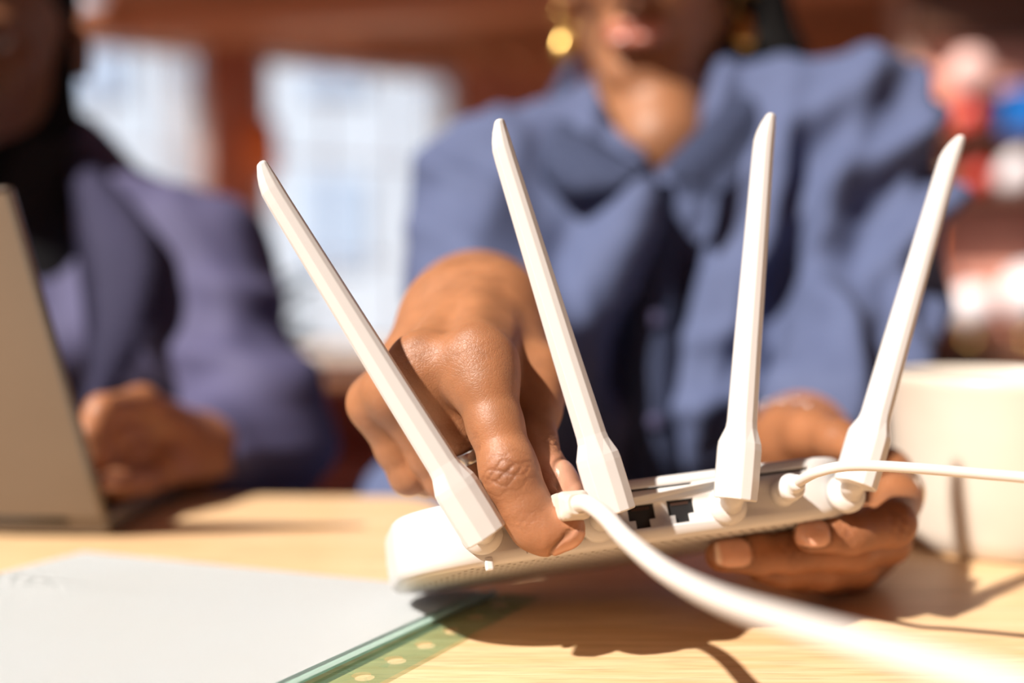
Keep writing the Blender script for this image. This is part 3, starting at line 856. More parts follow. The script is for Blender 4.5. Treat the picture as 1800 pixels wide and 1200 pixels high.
def right_hand():
    a = W(600, 470, .40); b = W(1060, 980, .36)
    xs = axis_pts((-.085, .040, .0005)); ys = axis_pts((.334, .420, .0005), (.420, .432, .0008), (.432, .50, .0012), (.50, .70, .004))
    zs = axis_pts((.770, .785, .0008), (.785, .862, .0005), (.862, .915, .0010))
    fld = Field(xs, ys, zs)
    wr1, wr2 = W(805, 566, .452), W(862, 562, .450)
    iM, mM, rM, pM = W(846, 645, .3790), W(744, 654, .3850), W(694, 684, .3970), W(659, 708, .4080)
    tC, tM = W(893, 610, .437), W(938, 668, .4080)
    fl_n = (W(830, 480, .45) - W(835, 560, .45))
    def palm(f):
        f.cone(W(850, 603, .690), W(838, 570, .52), .034, .034, .01)
        f.cone(W(838, 570, .52), wr1, .032, .0235, .015); f.cone(W(840, 570, .52), wr2, .032, .0225, .015)
        f.cone(wr1, wr2, .0235, .0225, .01)
        f.cone(wr2, iM, .0215, .0118, .010); f.cone(wr2, mM, .0205, .0118, .010)
        f.cone(wr1, rM, .0205, .0105, .010); f.cone(wr1, pM, .0200, .0098, .010)
        f.cone(iM, mM, .0100, .0100, .009); f.cone(mM, rM, .0085, .0085, .006); f.cone(rM, pM, .0080, .0080, .006)
        # palm side
        f.cone(W(840, 620, .43), W(800, 720, .40), .017, .012, .010); f.cone(W(780, 640, .43), W(720, 740, .415), .015, .010, .010)
        f.cone(wr2, tC, .019, .0165, .01); f.cone(tC, tM, .0165, .0135, .008)
        f.cone(W(880, 640, .42), W(905, 690, .395), .012, .006, .010)
        # knuckle heads
        f.ell(W(835, 632, .3725), (.0095, .006, .0110), None, .010); f.ell(W(738, 644, .3795), (.0095, .0055, .0105), None, .010)
        f.ell(W(664, 693, .4000), (.0065, .005, .0070), None, .005)
        # tendons
        f.cone(W(834, 600, .378), W(842, 520, .428), .0048, .0048, .008); f.cone(W(738, 622, .384), W(812, 530, .434), .0045, .0045, .008)
    fi = [
        dict(pts=[(iM, .0116), pr(855, 690, .3715, 11.0), pr(870, 745, .3665, 10.1), pr(892, 815, .3605, 9.8), pr(902, 846, .3590, 9.7), pr(922, 888, .3575, 9.2), pr(941, 921, .3570, 9.0), pr(962, 931, .3565, 8.6), pr(994, 931, .3560, 6.9)],
             bumps=[(W(893, 832, .3565), (.0080, .0065, .0085), None, .006), (W(975, 920, .358), (.009, .006, .0062), None, .004)], k=.009),
        dict(pts=[(mM, .0116), pr(800, 760, .3860, 9.6), pr(843, 846, .3900, 9.4), pr(868, 864, .408, 8.4), pr(872, 862, .428, 7.4)], k=.008),
        dict(pts=[(rM, .0104), pr(757, 800, .4050, 8.9), pr(783, 840, .4080, 8.7), pr(815, 852, .424, 8.0), pr(820, 855, .438, 7.2)], k=.007),
        dict(pts=[(pM, .0096), pr(695, 790, .4120, 7.9), pr(719, 836, .4130, 7.7), pr(752, 842, .428, 7.0), pr(768, 846, .440, 6.5)], k=.007),
        dict(pts=[(tM, .0132), pr(940, 720, .3960, 10.4), pr(931, 776, .3850, 9.4), pr(945, 812, .3790, 9.0), pr(975, 852, .3740, 8.8), pr(996, 872, .3720, 7.0)],
             bumps=[(W(944, 776, .384), (.007, .008, .006), None, .004)], k=.008),
    ]
    u_i = W(903, 846, .359) - W(868, 740, .3665)
    tip_u = W(994, 931, .356) - W(955, 930, .3567)
    th_u = W(996, 872, .372) - W(945, 812, .379)
    J = [(W(889, 832, .3510), u_i, (-.1, -1, 0), .0088, .00050), (W(925, 912, .349), W(941, 921, .357) - W(903, 846, .359), (-.6, -1, -.5), .006, .00012),
         (W(955, 792, .379), W(965, 830, .375) - W(938, 740, .39), (1, -.5, .2), .006, .0004), (W(833, 612, .366), (0, -.2, -1), (0, -1, .7), .013, .00006),
         (W(735, 628, .374), (0, -.2, -1), (-.2, -1, .7), .011, .00005), (W(832, 780, .377), (.4, 0, -.8), (0, -1, .3), .008, .0002)]
    NL = [(W(1004, 951, .3535), tip_u, (.05, -.45, -1), .0068, .0056), (W(1000, 846, .3700), th_u, (.75, -.1, .75), .0078, .0062)]
    TN = [(W(975, 900, .360), .011, PALM, .45, .55), (W(965, 840, .368), .012, PALM, .45, 1.0), (W(900, 700, .385), .012, SKN, .5, .4)]
    return hand_mesh(fld, fi, palm, J, NL, TN)

def left_hand():
    fld = Field(axis_pts((.06, .20, .0012)), axis_pts((.375, .50, .0012), (.50, .72, .004)), axis_pts((.738, .85, .0012), (.85, .90, .003)))
    wr = W(1382, 805, .560); wr2 = W(1400, 850, .555)
    iM, mM, rM, pM = W(1552, 835, .468), W(1556, 900, .474), W(1530, 962, .474), W(1495, 1000, .470)
    tC, tM, tI, tT = W(1388, 774, .530), W(1424, 764, .505), W(1474, 776, .478), W(1512, 794, .460)
    def palm(f):
        f.cone(W(1500, 690, .73), W(1420, 770, .62), .030, .029, .01)
        f.cone(W(1420, 770, .62), wr, .030, .024, .012); f.cone(W(1420, 790, .62), wr2, .030, .024, .012)
        f.cone(wr, iM, .022, .0115, .012); f.cone(wr, mM, .022, .0115, .012); f.cone(wr2, rM, .022, .011, .012); f.cone(wr2, pM, .021, .010, .012)
        f.cone(iM, mM, .011, .011, .006); f.cone(mM, rM, .011, .0105, .006); f.cone(rM, pM, .0105, .0095, .006)
        f.cone(W(1430, 900, .52), W(1500, 930, .49), .018, .013, .012); f.cone(wr, tC, .020, .017, .012); f.cone(tC, tM, .017, .0125, .008)
    fi = [dict(pts=[(iM, .0112), pr(1576, 876, .440, 10.2), pr(1565, 918, .4180, 10.0), pr(1490, 936, .4080, 8.6), pr(1425, 941, .4030, 6.9)], k=.008),
          dict(pts=[(mM, .0112), pr(1558, 950, .442, 10.0), pr(1495, 966, .4260, 9.2), pr(1390, 970, .4170, 8.4), pr(1330, 974, .414, 8.0), pr(1268, 976, .4110, 6.8)], k=.008),
          dict(pts=[(rM, .0105), pr(1505, 992, .445, 9.4), pr(1440, 1000, .434, 8.8), pr(1375, 1000, .430, 7.8), pr(1340, 998, .430, 6.6)], k=.007),
          dict(pts=[(pM, .0095), pr(1460, 1010, .450, 8.0), pr(1405, 1008, .442, 7.4), pr(1365, 1006, .440, 6.4)], k=.007),
          dict(pts=[(tM, .0122), (tI, .0098), (tT, .0075)], bumps=[(tI, (.0095, .009, .009), None, .004)], k=.008)]
    NL = [(W(1430, 938, .3965), (-1, -.05, .02), (0, -1, .12), .0075, .0060), (W(1292, 974, .4035), (-1, -.05, -.02), (0, -1, .1), .0078, .0062), (W(1518, 786, .458), (1, -.5, -.1), (0, -.3, 1), .007, .006)]
    J = [(W(1488, 934, .400), (-1, -.1, 0), (0, -1, 0), .007, .0005), (W(1578, 920, .410), (-1, -.1, -.4), (0.5, -1, 0), .009, .0006), (W(1395, 968, .409), (-1, 0, 0), (0, -1, 0), .007, .0005)]
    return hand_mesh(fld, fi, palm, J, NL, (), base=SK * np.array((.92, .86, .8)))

def head_field(fld, H, male=False):
    """H maps head space (x right, y out of the face, z up; eyes at z 0) to the world"""
    R = np.array(H.to_3x3())
    P = lambda x, y, z: H @ Vector((x, y, z))
    E = lambda c, r, k=.006, mode='add': fld.ell(P(*c), r, R, k, mode)
    C = lambda a, b, ra, rb, k=.006: fld.cone(P(*a), P(*b), ra, rb, k)
    j = 1.06 if male else 1.0
    E((0, -.012, .038), (.074, .094, .078), .01)
    E((0, .020, .0), (.064, .066, .075), .015)
    E((0, .028, -.045), (.052 * j, .055, .052), .02)
    C((.050 * j, -.005, -.055), (.014, .066, -.098), .018, .014, .02); C((-.050 * j, -.005, -.055), (-.014, .066, -.098), .018, .014, .02)
    E((0, .072, -.098), (.020, .015, .015), .014)
    for sx in (-1, 1):
        E((sx * .040, .062, -.022), (.020, .016, .018), .016)       # cheek
        E((sx * .030, .080, .018), (.022, .008, .006), .010)        # brow
        E((sx * .031, .087, .000), (.015, .014, .010), .012, 'cut') # socket
        E((sx * .031, .070, .0), (.0125, .0125, .0115), .002)       # eyeball with lids
        E((sx * .012, .097, -.040), (.0085, .009, .0068), .005)     # nostril wing
        C((sx * .074, -.006, .004), (sx * .077, -.002, -.026), .009, .006, .004)  # ear
        E((sx * .082, -.012, -.006), (.006, .015, .026), .004)
        E((sx * .0055, .108, -.0455), (.0032, .0035, .0030), .002, 'cut')
    C((0, .088, .012), (0, .108, -.036), .006, .0105, .008)
    E((0, .110, -.038), (.0105, .010, .0085), .006)
    E((0, .086, -.066), (.028, .013, .014), .012)
    for sx in (-1, 1): C((sx * .004, .0985, -.0635), (sx * .019, .090, -.067), .0050, .0028, .004)
    C((-.011, .0965, -.0745), (.011, .0965, -.0745), .0062, .0062, .004); C((-.011, .0965, -.0745), (-.020, .089, -.070), .0055, .0028, .003); C((.011, .0965, -.0745), (.020, .089, -.070), .0055, .0028, .003)
    for a, b in ((-.023, -.010), (-.010, 0), (0, .010), (.010, .023)):
        fa = lambda x: (x, .1045 - abs(x) * .42, -.0690 + .02 * abs(x) * 0)
        fld.cone(P(*fa(a)), P(*fa(b)), .0013, .0013, .002, None, 'cut')
    E((0, .089, -.083), (.016, .008, .004), .006, 'cut')

def lips_tone(V, H, tone, col):
    L = np.array(H.inverted()); p = V @ L[:3, :3].T + L[:3, 3]
    m = np.exp(-((p[:, 2] + .069) / .0095) ** 4 - (p[:, 0] / .024) ** 4) * (p[:, 1] > .088)
    tone[:, :3] = tone[:, :3] * (1 - m[:, None]) + np.array(col) * m[:, None]; tone[:, 3] = tone[:, 3] * (1 - m) + .3 * m
    for sx in (-1, 1):
        q = np.sqrt(((p[:, 0] - sx * .031) / .0115) ** 2 + ((p[:, 2] + .002) / .0032) ** 2); e = (q < 1) & (p[:, 1] > .07)
        tone[e, :3] = (.50, .46, .42)
        e2 = (np.hypot(p[:, 0] - sx * .031, p[:, 2]) < .0052) & e; tone[e2, :3] = (.03, .015, .01)

HW = Matrix.Translation(W(1124, 55, .80) + Vector((.022, .084, .083))) @ Matrix.Rotation(math.radians(-19), 4, 'Z') @ Matrix.Rotation(math.radians(9), 4, 'X') @ Matrix.Rotation(PI, 4, 'Z')
# head space: x right, y forward; facing the camera means y -> -Y
neck0 = HW @ Vector((0, -.028, -.055))
shR, shL = W(850, 345, .835), W(1508, 232, .84)
chest = W(1175, 430, .87); nb_ = W(1165, 235, .90); pelvis = Vector((.13, .92, .52))
elR, elL = W(868, 610, .700), W(1512, 600, .745)

def woman_body():
    fld = Field(axis_pts((-.14, .02, .008), (.02, .24, .0026), (.24, .44, .008)), axis_pts((.66, .74, .006), (.74, .99, .0028), (.99, 1.12, .008)),
                axis_pts((.36, .98, .010), (.98, 1.30, .0028)))
    fld.cone(neck0 + Vector((-.008, 0, 0)), nb_ + Vector((-.008, 0, 0)), .050, .056, .02); fld.cone(HW @ Vector((0, .01, -.075)), W(1160, 255, .835), .036, .040, .02)
    fld.cone(nb_, pelvis, .060, .10, .03, ((0, 1, 0), 1.4))
    fld.cone(nb_, shR, .044, .034, .03); fld.cone(nb_, shL, .044, .034, .03)
    fld.cone(chest + Vector((-.06, .02, 0)), chest + Vector((.06, .02, 0)), .075, .075, .04)
    fld.cone(shR, elR, .034, .030, .02); fld.cone(shL, elL, .034, .030, .02)
    fld.cone(elR, W(850, 600, .69), .030, .030, .02); fld.cone(elL, W(1500, 690, .72), .030, .030, .02)
    head_field(fld, HW)
    V, Q = fld.mesh(); V = relax(V, Q, 3)
    tone = np.tile(np.append(SK * .95, .52), (len(V), 1)); lips_tone(V, HW, tone, (.50, .17, .12))
    return V, Q, tone, np.zeros(len(V))
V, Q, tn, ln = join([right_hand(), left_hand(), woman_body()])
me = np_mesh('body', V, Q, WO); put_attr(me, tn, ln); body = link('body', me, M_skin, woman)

def cloth(fld, k=2): 
    V, Q = fld.mesh(); return relax(V, Q, k), Q
def folds(V, Q, spec):
    """push the cloth in and out along ridges: spec rows are (centre, radius, direction across the folds, spacing, depth, phase)"""
    N = vnormals(V, Q); o = np.zeros(len(V))
    for c, r, d, sp, amp, ph in spec:
        d = A(d); d = d / np.linalg.norm(d); x = (V @ d) / sp * 2 * PI + ph
        x += .9 * np.sin(V @ A((9, 6, -7)) + ph) + .35 * np.sin(V @ A((-27, 20, 18)) + 2 * ph)
        w = np.exp(-np.sum((V - A(c)) ** 2, 1) / (r * r)) if r else 1
        g = .65 + .35 * np.sin(V @ A((22, -15, 26)) + 3 * ph)
        o += amp * w * g * (((.5 + .5 * np.sin(x)) ** 2.2) * 1.6 - .6)
    return V + N * o[:, None]

def shirt():
    fld = Field(axis_pts((-.16, .46, .0042)), axis_pts((.56, 1.14, .0055)), axis_pts((.42, .88, .0055), (.88, 1.14, .0042)))
    fld.cone(nb_ + Vector((0, 0, -.025)), pelvis, .098, .150, .04, ((0, 1, 0), 1.22))
    fld.cone(nb_ + Vector((0, 0, -.015)), shR, .056, .058, .04); fld.cone(nb_ + Vector((0, 0, .0)), shL, .060, .062, .04)
    fld.cone(chest + Vector((-.075, 0, 0)), chest + Vector((.075, 0, 0)), .115, .115, .05)
    fld.cone(W(1100, 700, .86), W(1200, 700, .88), .125, .13, .05)
    fld.cone(W(760, 930, .80), W(1150, 900, .84), .07, .10, .04)
    m1 = W(838, 450, .78)
    fld.cone(shR, m1, .058, .053, .03); fld.cone(m1, elR, .053, .049, .02); fld.cone(elR, W(850, 598, .645), .050, .046, .02)
    m2 = W(1525, 400, .80)
    fld.cone(shL, m2, .061, .056, .03); fld.cone(m2, elL, .056, .051, .03); fld.cone(elL, W(1440, 725, .635), .050, .042, .02)
    # the slack front: ridges and a groove shaped in to throw shade on the chest
    fld.cone(W(1148, 385, .745), W(1010, 640, .730), .026, .036, .035); fld.cone(W(1000, 640, .742), W(960, 820, .75), .034, .030, .03)
    fld.cone(W(1262, 340, .758), W(1190, 650, .742), .024, .036, .035, None, 'cut')
    fld.cone(W(1330, 330, .770), W(1235, 720, .740), .022, .030, .03)
    # opening at the neck and cuffs
    fld.cone(W(1145, 275, .77), neck0 + Vector((-.005, 0, .02)), .016, .062, .01, None, 'cut')
    fld.cone(W(1145, 215, .83), neck0 + Vector((-.005, 0, .03)), .044, .066, .01, None, 'cut')
    V, Q = cloth(fld)
    V = folds(V, Q, [
        (W(1440, 420, .80), .20, (1, 0, -.32), .052, .016, 1.0), (W(1590, 300, .80), .10, (.75, 0, -1), .055, .017, 2.0), (W(1560, 480, .78), .10, (.8, 0, -1), .060, .018, .6),
        (W(1430, 660, .70), .10, (.25, .1, -1), .045, .009, .3), (W(1230, 600, .80), .16, (1, 0, -.45), .085, .016, .5), (W(780, 400, .80), .085, (.5, 0, 1), .050, .012, 2.2),
        (W(900, 260, .83), .08, (1, 0, .5), .070, .006, 0), (W(1000, 560, .80), .16, (1, 0, -.5), .12, .010, 1.4), (W(1120, 800, .80), .16, (1, 0, .3), .07, .008, 0.7)])
    me = np_mesh('shirt', V, Q, WO); o = link('shirt', me, M_denim, woman)
    # collar leaves
    def leaf(inner, outer, name):
        a = catmull([W(*p) for p in inner], 8); b = catmull([W(*p) for p in outer], 8); n = len(a)
        bm = bmesh.new(); g = []
        for i in range(n):
            g.append([bm.verts.new(a[i].lerp(b[i], t) + Vector((0, -.012 - .010 * math.sin(t * PI), .004 + .005 * math.sin(t * PI)))) for t in (0, .25, .5, .75, 1)])
        for i in range(n - 1):
            for j in range(4): bm.faces.new((g[i][j], g[i + 1][j], g[i + 1][j + 1], g[i][j + 1]))
        bmesh.ops.solidify(bm, geom=bm.faces[:], thickness=.0035)
        from_bm(name, bm, M_denim, o, smooth=True, offset=WO)
    leaf([(1022, 120, .90), (1006, 170, .862), (1018, 225, .815), (1070, 270, .778), (1145, 312, .752)], [(985, 140, .91), (945, 215, .86), (935, 290, .80), (985, 352, .755), (1075, 352, .742)], 'collar')
    leaf([(1310, 110, .90), (1290, 165, .845), (1245, 215, .790), (1200, 262, .760), (1152, 312, .742)], [(1370, 120, .91), (1365, 205, .845), (1320, 280, .785), (1260, 350, .745), (1185, 362, .730)], 'collar')
    # placket and buttons
    bm = bmesh.new(); L = catmull([W(1152, 322, .746), W(1150, 420, .745), W(1150, 560, .735), W(1150, 700, .728), W(1150, 860, .725)], 8); g = []
    for p in L: g.append([bm.verts.new(p + Vector((dx, dy, 0))) for dx, dy in ((-.016, .004), (-.015, 0), (.015, 0), (.016, .004))])
    for i in range(len(g) - 1):
        for j in range(3): bm.faces.new((g[i][j], g[i + 1][j], g[i + 1][j + 1], g[i][j + 1]))
    bmesh.ops.solidify(bm, geom=bm.faces[:], thickness=.003); from_bm('placket', bm, M_denim, o, smooth=True, offset=WO)
    bt = None
    for i in (6, 16, 26):
        if bt is None:
            bm = bmesh.new(); lathe(bm, [(.0001, -.001), (.0052, -.001), (.0055, .0006), (.0045, .0014), (.0001, .001)], 20, M=Matrix.Rotation(PI / 2, 4, 'X'))
            bt = from_bm('button', bm, M_jacket, o, smooth=True); q = bt
        else: q = bt.copy(); COL.objects.link(q)
        q.location = L[i] + Vector((0, -.004, 0)) - WO
shirt()
def trousers(parent, base, hip, knees, feet, m):
    lo = np.minimum.reduce([A(hip)] + [A(k) for k in knees] + [A(k) for k in feet]) - .16; hi = np.maximum.reduce([A(hip)] + [A(k) for k in knees] + [A(k) for k in feet]) + .2
    fld = Field(axis_pts((lo[0], hi[0], .012)), axis_pts((lo[1], hi[1], .012)), axis_pts((-.02, hi[2], .012)))
    fld.cone(Vector(hip) + Vector((-.08, 0, 0)), Vector(hip) + Vector((.08, 0, 0)), .12, .12, .04)
    for i, s_ in enumerate((-1, 1)):
        h = Vector(hip) + Vector((s_ * .09, 0, -.01)); fld.cone(h, knees[i], .085, .065, .04); fld.cone(knees[i], feet[i], .062, .050, .03); fld.cone(feet[i], Vector(feet[i]) + Vector((0, -.13, -.045)), .045, .032, .02)
    V, Q = cloth(fld, 1); me = np_mesh('trousers', V, Q, base); link('trousers', me, m, parent)
trousers(woman, WO, (.13, .96, .53), [(.02, .60, .55), (.26, .60, .55)], [(.02, .66, .085), (.26, .68, .085)], M_trouser)

# hair of the woman, enlarged at one side to stand for her head's shadow
fld = Field(axis_pts((-.02, .30, .004)), axis_pts((.76, 1.08, .004)), axis_pts((.93, 1.32, .004)))
Rh = np.array(HW.to_3x3())
fld.ell(HW @ Vector((0, -.026, .046)), (.084, .096, .088), Rh, .01)
for a, b, r1, r2 in (((-.068, -.02, .03), (-.080, -.045, -.10), .026, .030), ((-.074, -.050, -.07), (-.070, -.045, -.165), .036, .026), ((-.04, -.07, .0), (-.045, -.080, -.16), .045, .034), ((.05, -.07, .02), (.035, -.085, -.12), .038, .03), ((0, -.08, .0), (0, -.09, -.15), .05, .04),
        ((-.076, -.03, .0), (-.096, -.02, -.10), .026, .034), ((-.096, -.02, -.10), (-.100, .0, -.165), .034, .022)):
    fld.cone(HW @ Vector(a), HW @ Vector(b), r1, r2, .015)
fld.ell(HW @ Vector((0, .075, -.02)), (.060, .070, .085), Rh, .01, 'cut')
V, Q = cloth(fld); V = folds(V, Q, [(WO, 0, (1, .3, .1), .012, .0014, 0)]); link('hair', np_mesh('hair', V, Q, WO), M_hair, woman)
# jewellery
def ringobj(name, c, axis, R, w, t, parent, base, m, label=None, **k):
    bm = bmesh.new(); torus(bm, c, axis, R, w, t, **k)
    o = from_bm(name, bm, m, parent, smooth=True, offset=base)
    if label: o['label'] = label
    return o
ringobj('ring', W(817, 795, .3873), W(838, 838, .3896) - W(798, 752, .3857), .0101, .0052, .0011, woman, WO, M_silver, 'wide silver ring')
ringobj('ring', W(1571, 866, .4440), W(1576, 876, .438) - W(1558, 848, .46), .0119, .0030, .0014, woman, WO, M_silver, 'thin silver ring')
for sx, nm in ((1, 'left'), (-1, 'right')):
    e = HW @ Vector((sx * .081, .004, -.034))
    bm = bmesh.new(); torus(bm, e + Vector((0, 0, -.010)), (0, 1, .2), .0095, .002, .0016)
    Mx = Matrix.Translation(e + Vector((0, 0, -.034))); lathe(bm, [(.0001, .013), (.004, .011), (.009, 0), (.010, -.006), (.006, -.013), (.0001, -.015)], 20, M=Mx @ Matrix.Diagonal((1, .4, 1.1, 1)))
    from_bm('earring', bm, M_gold, woman, smooth=True, offset=WO)
bc, ba = W(1386, 798, .568), W(1420, 770, .62) - W(1382, 805, .56)
bm = bmesh.new(); Mb = frame_to(ba)
for i in range(26):
    a = 2 * PI * i / 26; r = bmesh.ops.create_icosphere(bm, subdivisions=2, radius=.0020)
    bmesh.ops.translate(bm, verts=r['verts'], vec=Vector(bc) + Mb @ Vector((math.cos(a) * .031, math.sin(a) * .031, 0)))
from_bm('bracelet', bm, M_silver, woman, smooth=True, offset=WO)

# ---- the man at the laptop
MO = Vector((-.42, .98, 0))
man = empty('person', MO); tag(man, 'bearded person in a navy blazer typing behind the laptop', 'person')
HM = Matrix.Translation(W(-28, 75, .90)) @ Matrix.Rotation(math.radians(12), 4, 'Z') @ Matrix.Rotation(math.radians(12), 4, 'X') @ Matrix.Rotation(PI, 4, 'Z')
mn = HM @ Vector((0, -.03, -.06)); mb = W(20, 330, .98)
msL, msR = W(352, 470, .90), Vector((-.66, .96, 1.0))
meL, mwL = W(462, 768, .780), W(345, 800, .700)
meR = Vector((-.74, .80, .83)); mwR = Vector((-.52, .68, .80))
mpel = Vector((-.42, 1.0, .55))
def man_body():
    fld = Field(axis_pts((-.86, -.12, .007)), axis_pts((.64, 1.16, .007)), axis_pts((.40, 1.26, .0065)))
    fld.cone(mn, mb, .058, .060, .02); fld.cone(mb, mpel, .08, .12, .03, ((0, 1, 0), 1.2))
    fld.cone(mb, msL, .048, .045, .03); fld.cone(mb, msR, .048, .045, .03)
    fld.cone(msL, meL, .05, .04, .02); fld.cone(msR, meR, .05, .04, .02); fld.cone(meL, mwL, .038, .028, .02); fld.cone(meR, mwR, .038, .028, .02)
    head_field(fld, HM, True)
    # the far hand, rounded over the keys
    fld.cone(mwR, mwR + Vector((.06, -.03, -.004)), .024, .018, .01)
    V, Q = fld.mesh(); V = relax(V, Q, 2)
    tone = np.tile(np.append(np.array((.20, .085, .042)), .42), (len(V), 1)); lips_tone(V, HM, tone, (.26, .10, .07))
    return V, Q, tone, np.zeros(len(V))
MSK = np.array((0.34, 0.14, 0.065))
def man_hand():
    fld = Field(axis_pts((-.31, -.17, .0018)), axis_pts((.56, .74, .0018)), axis_pts((.752, .855, .0018)))
    iM, mM, rM, pM = W(248, 712, .640), W(262, 745, .655), W(280, 778, .668), W(300, 800, .678)
    def palm(f):
        f.cone(W(400, 795, .735), mwL, .034, .027, .01)
        f.cone(mwL, iM, .026, .012, .012); f.cone(mwL, mM, .026, .012, .012); f.cone(mwL, rM, .024, .0115, .012); f.cone(mwL, pM, .022, .011, .012)
        f.cone(W(330, 830, .69), W(280, 820, .65), .02, .015, .012)
    fi = [dict(pts=[(iM, .0115), pr(180, 722, .605, 10), pr(158, 765, .592, 9), pr(162, 800, .590, 7.5)]),
          dict(pts=[(mM, .0115), pr(195, 765, .612, 10), pr(172, 800, .600, 9), pr(178, 832, .597, 7.5)]),
          dict(pts=[(rM, .011), pr(218, 800, .622, 9.5), pr(192, 828, .608, 8.5), pr(190, 850, .604, 7.5)]),
          dict(pts=[(pM, .010), pr(245, 828, .638, 8.5), pr(215, 845, .622, 7.5), pr(205, 856, .616, 6.5)]),
          dict(pts=[(W(290, 835, .668), .013), pr(240, 848, .620, 11), pr(205, 852, .592, 9), pr(188, 850, .580, 7.5)])]
    NL = [(W(186, 846, .575), (-1, -.5, -.1), (0, -1, .6), .007, .006)]
    return hand_mesh(fld, fi, palm, (), NL, (), base=MSK)
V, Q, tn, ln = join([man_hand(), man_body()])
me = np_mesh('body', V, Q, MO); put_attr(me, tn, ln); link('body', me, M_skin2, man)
def blazer():
    fld = Field(axis_pts((-.86, -.10, .0052)), axis_pts((.60, 1.18, .006)), axis_pts((.42, 1.12, .0052)))
    fld.cone(mb + Vector((0, 0, -.03)), mpel, .125, .165, .04, ((0, 1, 0), 1.15))
    fld.cone(mb + Vector((0, 0, -.01)), msL, .072, .062, .04); fld.cone(mb + Vector((0, 0, -.01)), msR, .080, .075, .04)
    fld.cone(msL, meL, .062, .052, .03); fld.cone(msR, meR, .074, .056, .03)
    fld.cone(meL, W(372, 796, .722), .056, .041, .02); fld.cone(meR, meR.lerp(mwR, .8), .056, .041, .02)
    fld.cone(W(60, 520, .93), W(300, 560, .92), .10, .085, .05)
    fld.cone(W(40, 640, .77), W(45, 330, .86), .042, .062, .02, None, 'cut')
    fld.cone(mn, mb, .070, .070, .01, None, 'cut')
    V, Q = cloth(fld)
    V = folds(V, Q, [(W(450, 600, .80), .10, (.3, 0, 1), .055, .010, .5), (W(420, 460, .86), .10, (1, 0, .6), .060, .010, 1.5), (W(430, 760, .74), .10, (.2, 0, 1), .05, .007, 0), (W(290, 520, .86), .14, (1, 0, .15), .10, .010, 2)])
    o = link('blazer', np_mesh('blazer', V, Q, MO), M_jacket, man)
    def lapel(inner, outer):
        a = catmull([W(*p) for p in inner], 6); b = catmull([W(*p) for p in outer], 6); bm = bmesh.new(); g = []
        for p, q in zip(a, b): g.append([bm.verts.new(p.lerp(q, t) + Vector((0, -.007 * math.sin(t * PI), 0))) for t in (0, .33, .66, 1)])
        for i in range(len(g) - 1):
            for j in range(3): bm.faces.new((g[i][j], g[i + 1][j], g[i + 1][j + 1], g[i][j + 1]))
        bmesh.ops.solidify(bm, geom=bm.faces[:], thickness=.004); from_bm('lapel', bm, M_jacket, o, smooth=True, offset=MO)
    lapel([(118, 270, .90), (130, 350, .85), (135, 450, .80), (150, 600, .77), (140, 760, .76)], [(170, 285, .90), (235, 360, .845), (285, 450, .805), (255, 600, .775), (160, 760, .76)])
    # black shirt front between the lapels
    f2 = Field(axis_pts((-.66, -.14, .006)), axis_pts((.70, 1.24, .006)), axis_pts((.36, 1.12, .006)))
    f2.cone(W(10, 340, .93), mpel, .088, .14, .03, ((0, 1, 0), 1.2)); f2.cone(mn, mb, .066, .085, .05); f2.v = np.maximum(f2.v, (f2.z[None, None, :] - (mn.z - .035)).astype(np.float32))
    V, Q = cloth(f2); link('crew_neck_shirt', np_mesh('crew_neck_shirt', V, Q, MO), M_tshirt, man)
blazer()
fld = Field(axis_pts((-.62, -.32, .0045)), axis_pts((.74, 1.06, .0045)), axis_pts((.93, 1.30, .0045)))
Rm = np.array(HM.to_3x3())
fld.ell(HM @ Vector((0, -.020, .046)), (.079, .094, .082), Rm, .01); fld.ell(HM @ Vector((0, .085, .0)), (.066, .07, .062), Rm, .01, 'cut')
for sx in (-1, 1):
    fld.cone(HM @ Vector((sx * .066, .002, .0)), HM @ Vector((sx * .056, .012, -.062)), .012, .022, .01)
    fld.cone(HM @ Vector((sx * .054, .012, -.066)), HM @ Vector((0, .074, -.108)), .023, .022, .01)
fld.cone(HM @ Vector((-.014, .10, -.056)), HM @ Vector((.014, .10, -.056)), .0045, .0045, .004)
V, Q = cloth(fld); link('hair_and_beard', np_mesh('hair_and_beard', V, Q, MO), M_hair, man)
trousers(man, MO, (-.42, 1.0, .54), [(-.52, .66, .56), (-.30, .66, .56)], [(-.52, .74, .085), (-.30, .74, .085)], M_trouser)

# ================================================================== BACKGROUND THINGS
def seat():
    root = empty('armchair', (-.30, 2.35, 0)); tag(root, 'red upholstered armchair below the middle window', 'armchair')
    m = M_redseat
    bm = bmesh.new(); box(bm, (0, 0, .38), (.62, .55, .16), bev=.03); from_bm('seat', bm, m, root)
    bm = bmesh.new(); box(bm, (0, .27, .42), (.66, .12, .42), bev=.04); from_bm('backrest', bm, m, root)
    for x in (-.35, .35):
        bm = bmesh.new(); box(bm, (x, 0, .40), (.10, .58, .30), bev=.03); from_bm('armrest', bm, m, root)
    lm = None
    for x in (-.28, .28):
        for y in (-.22, .24):
            if lm is None:
                bm = bmesh.new(); lathe(bm, [(.0001, 0), (.016, 0), (.022, .30), (.0001, .30)], 12); lm = from_bm('leg', bm, M_darkwood, root, smooth=True); q = lm
            else: q = lm.copy(); COL.objects.link(q)
            q.location = (x, y, 0)
seat()
def at_right(px, py, d=4.6): return W(px, py, d)
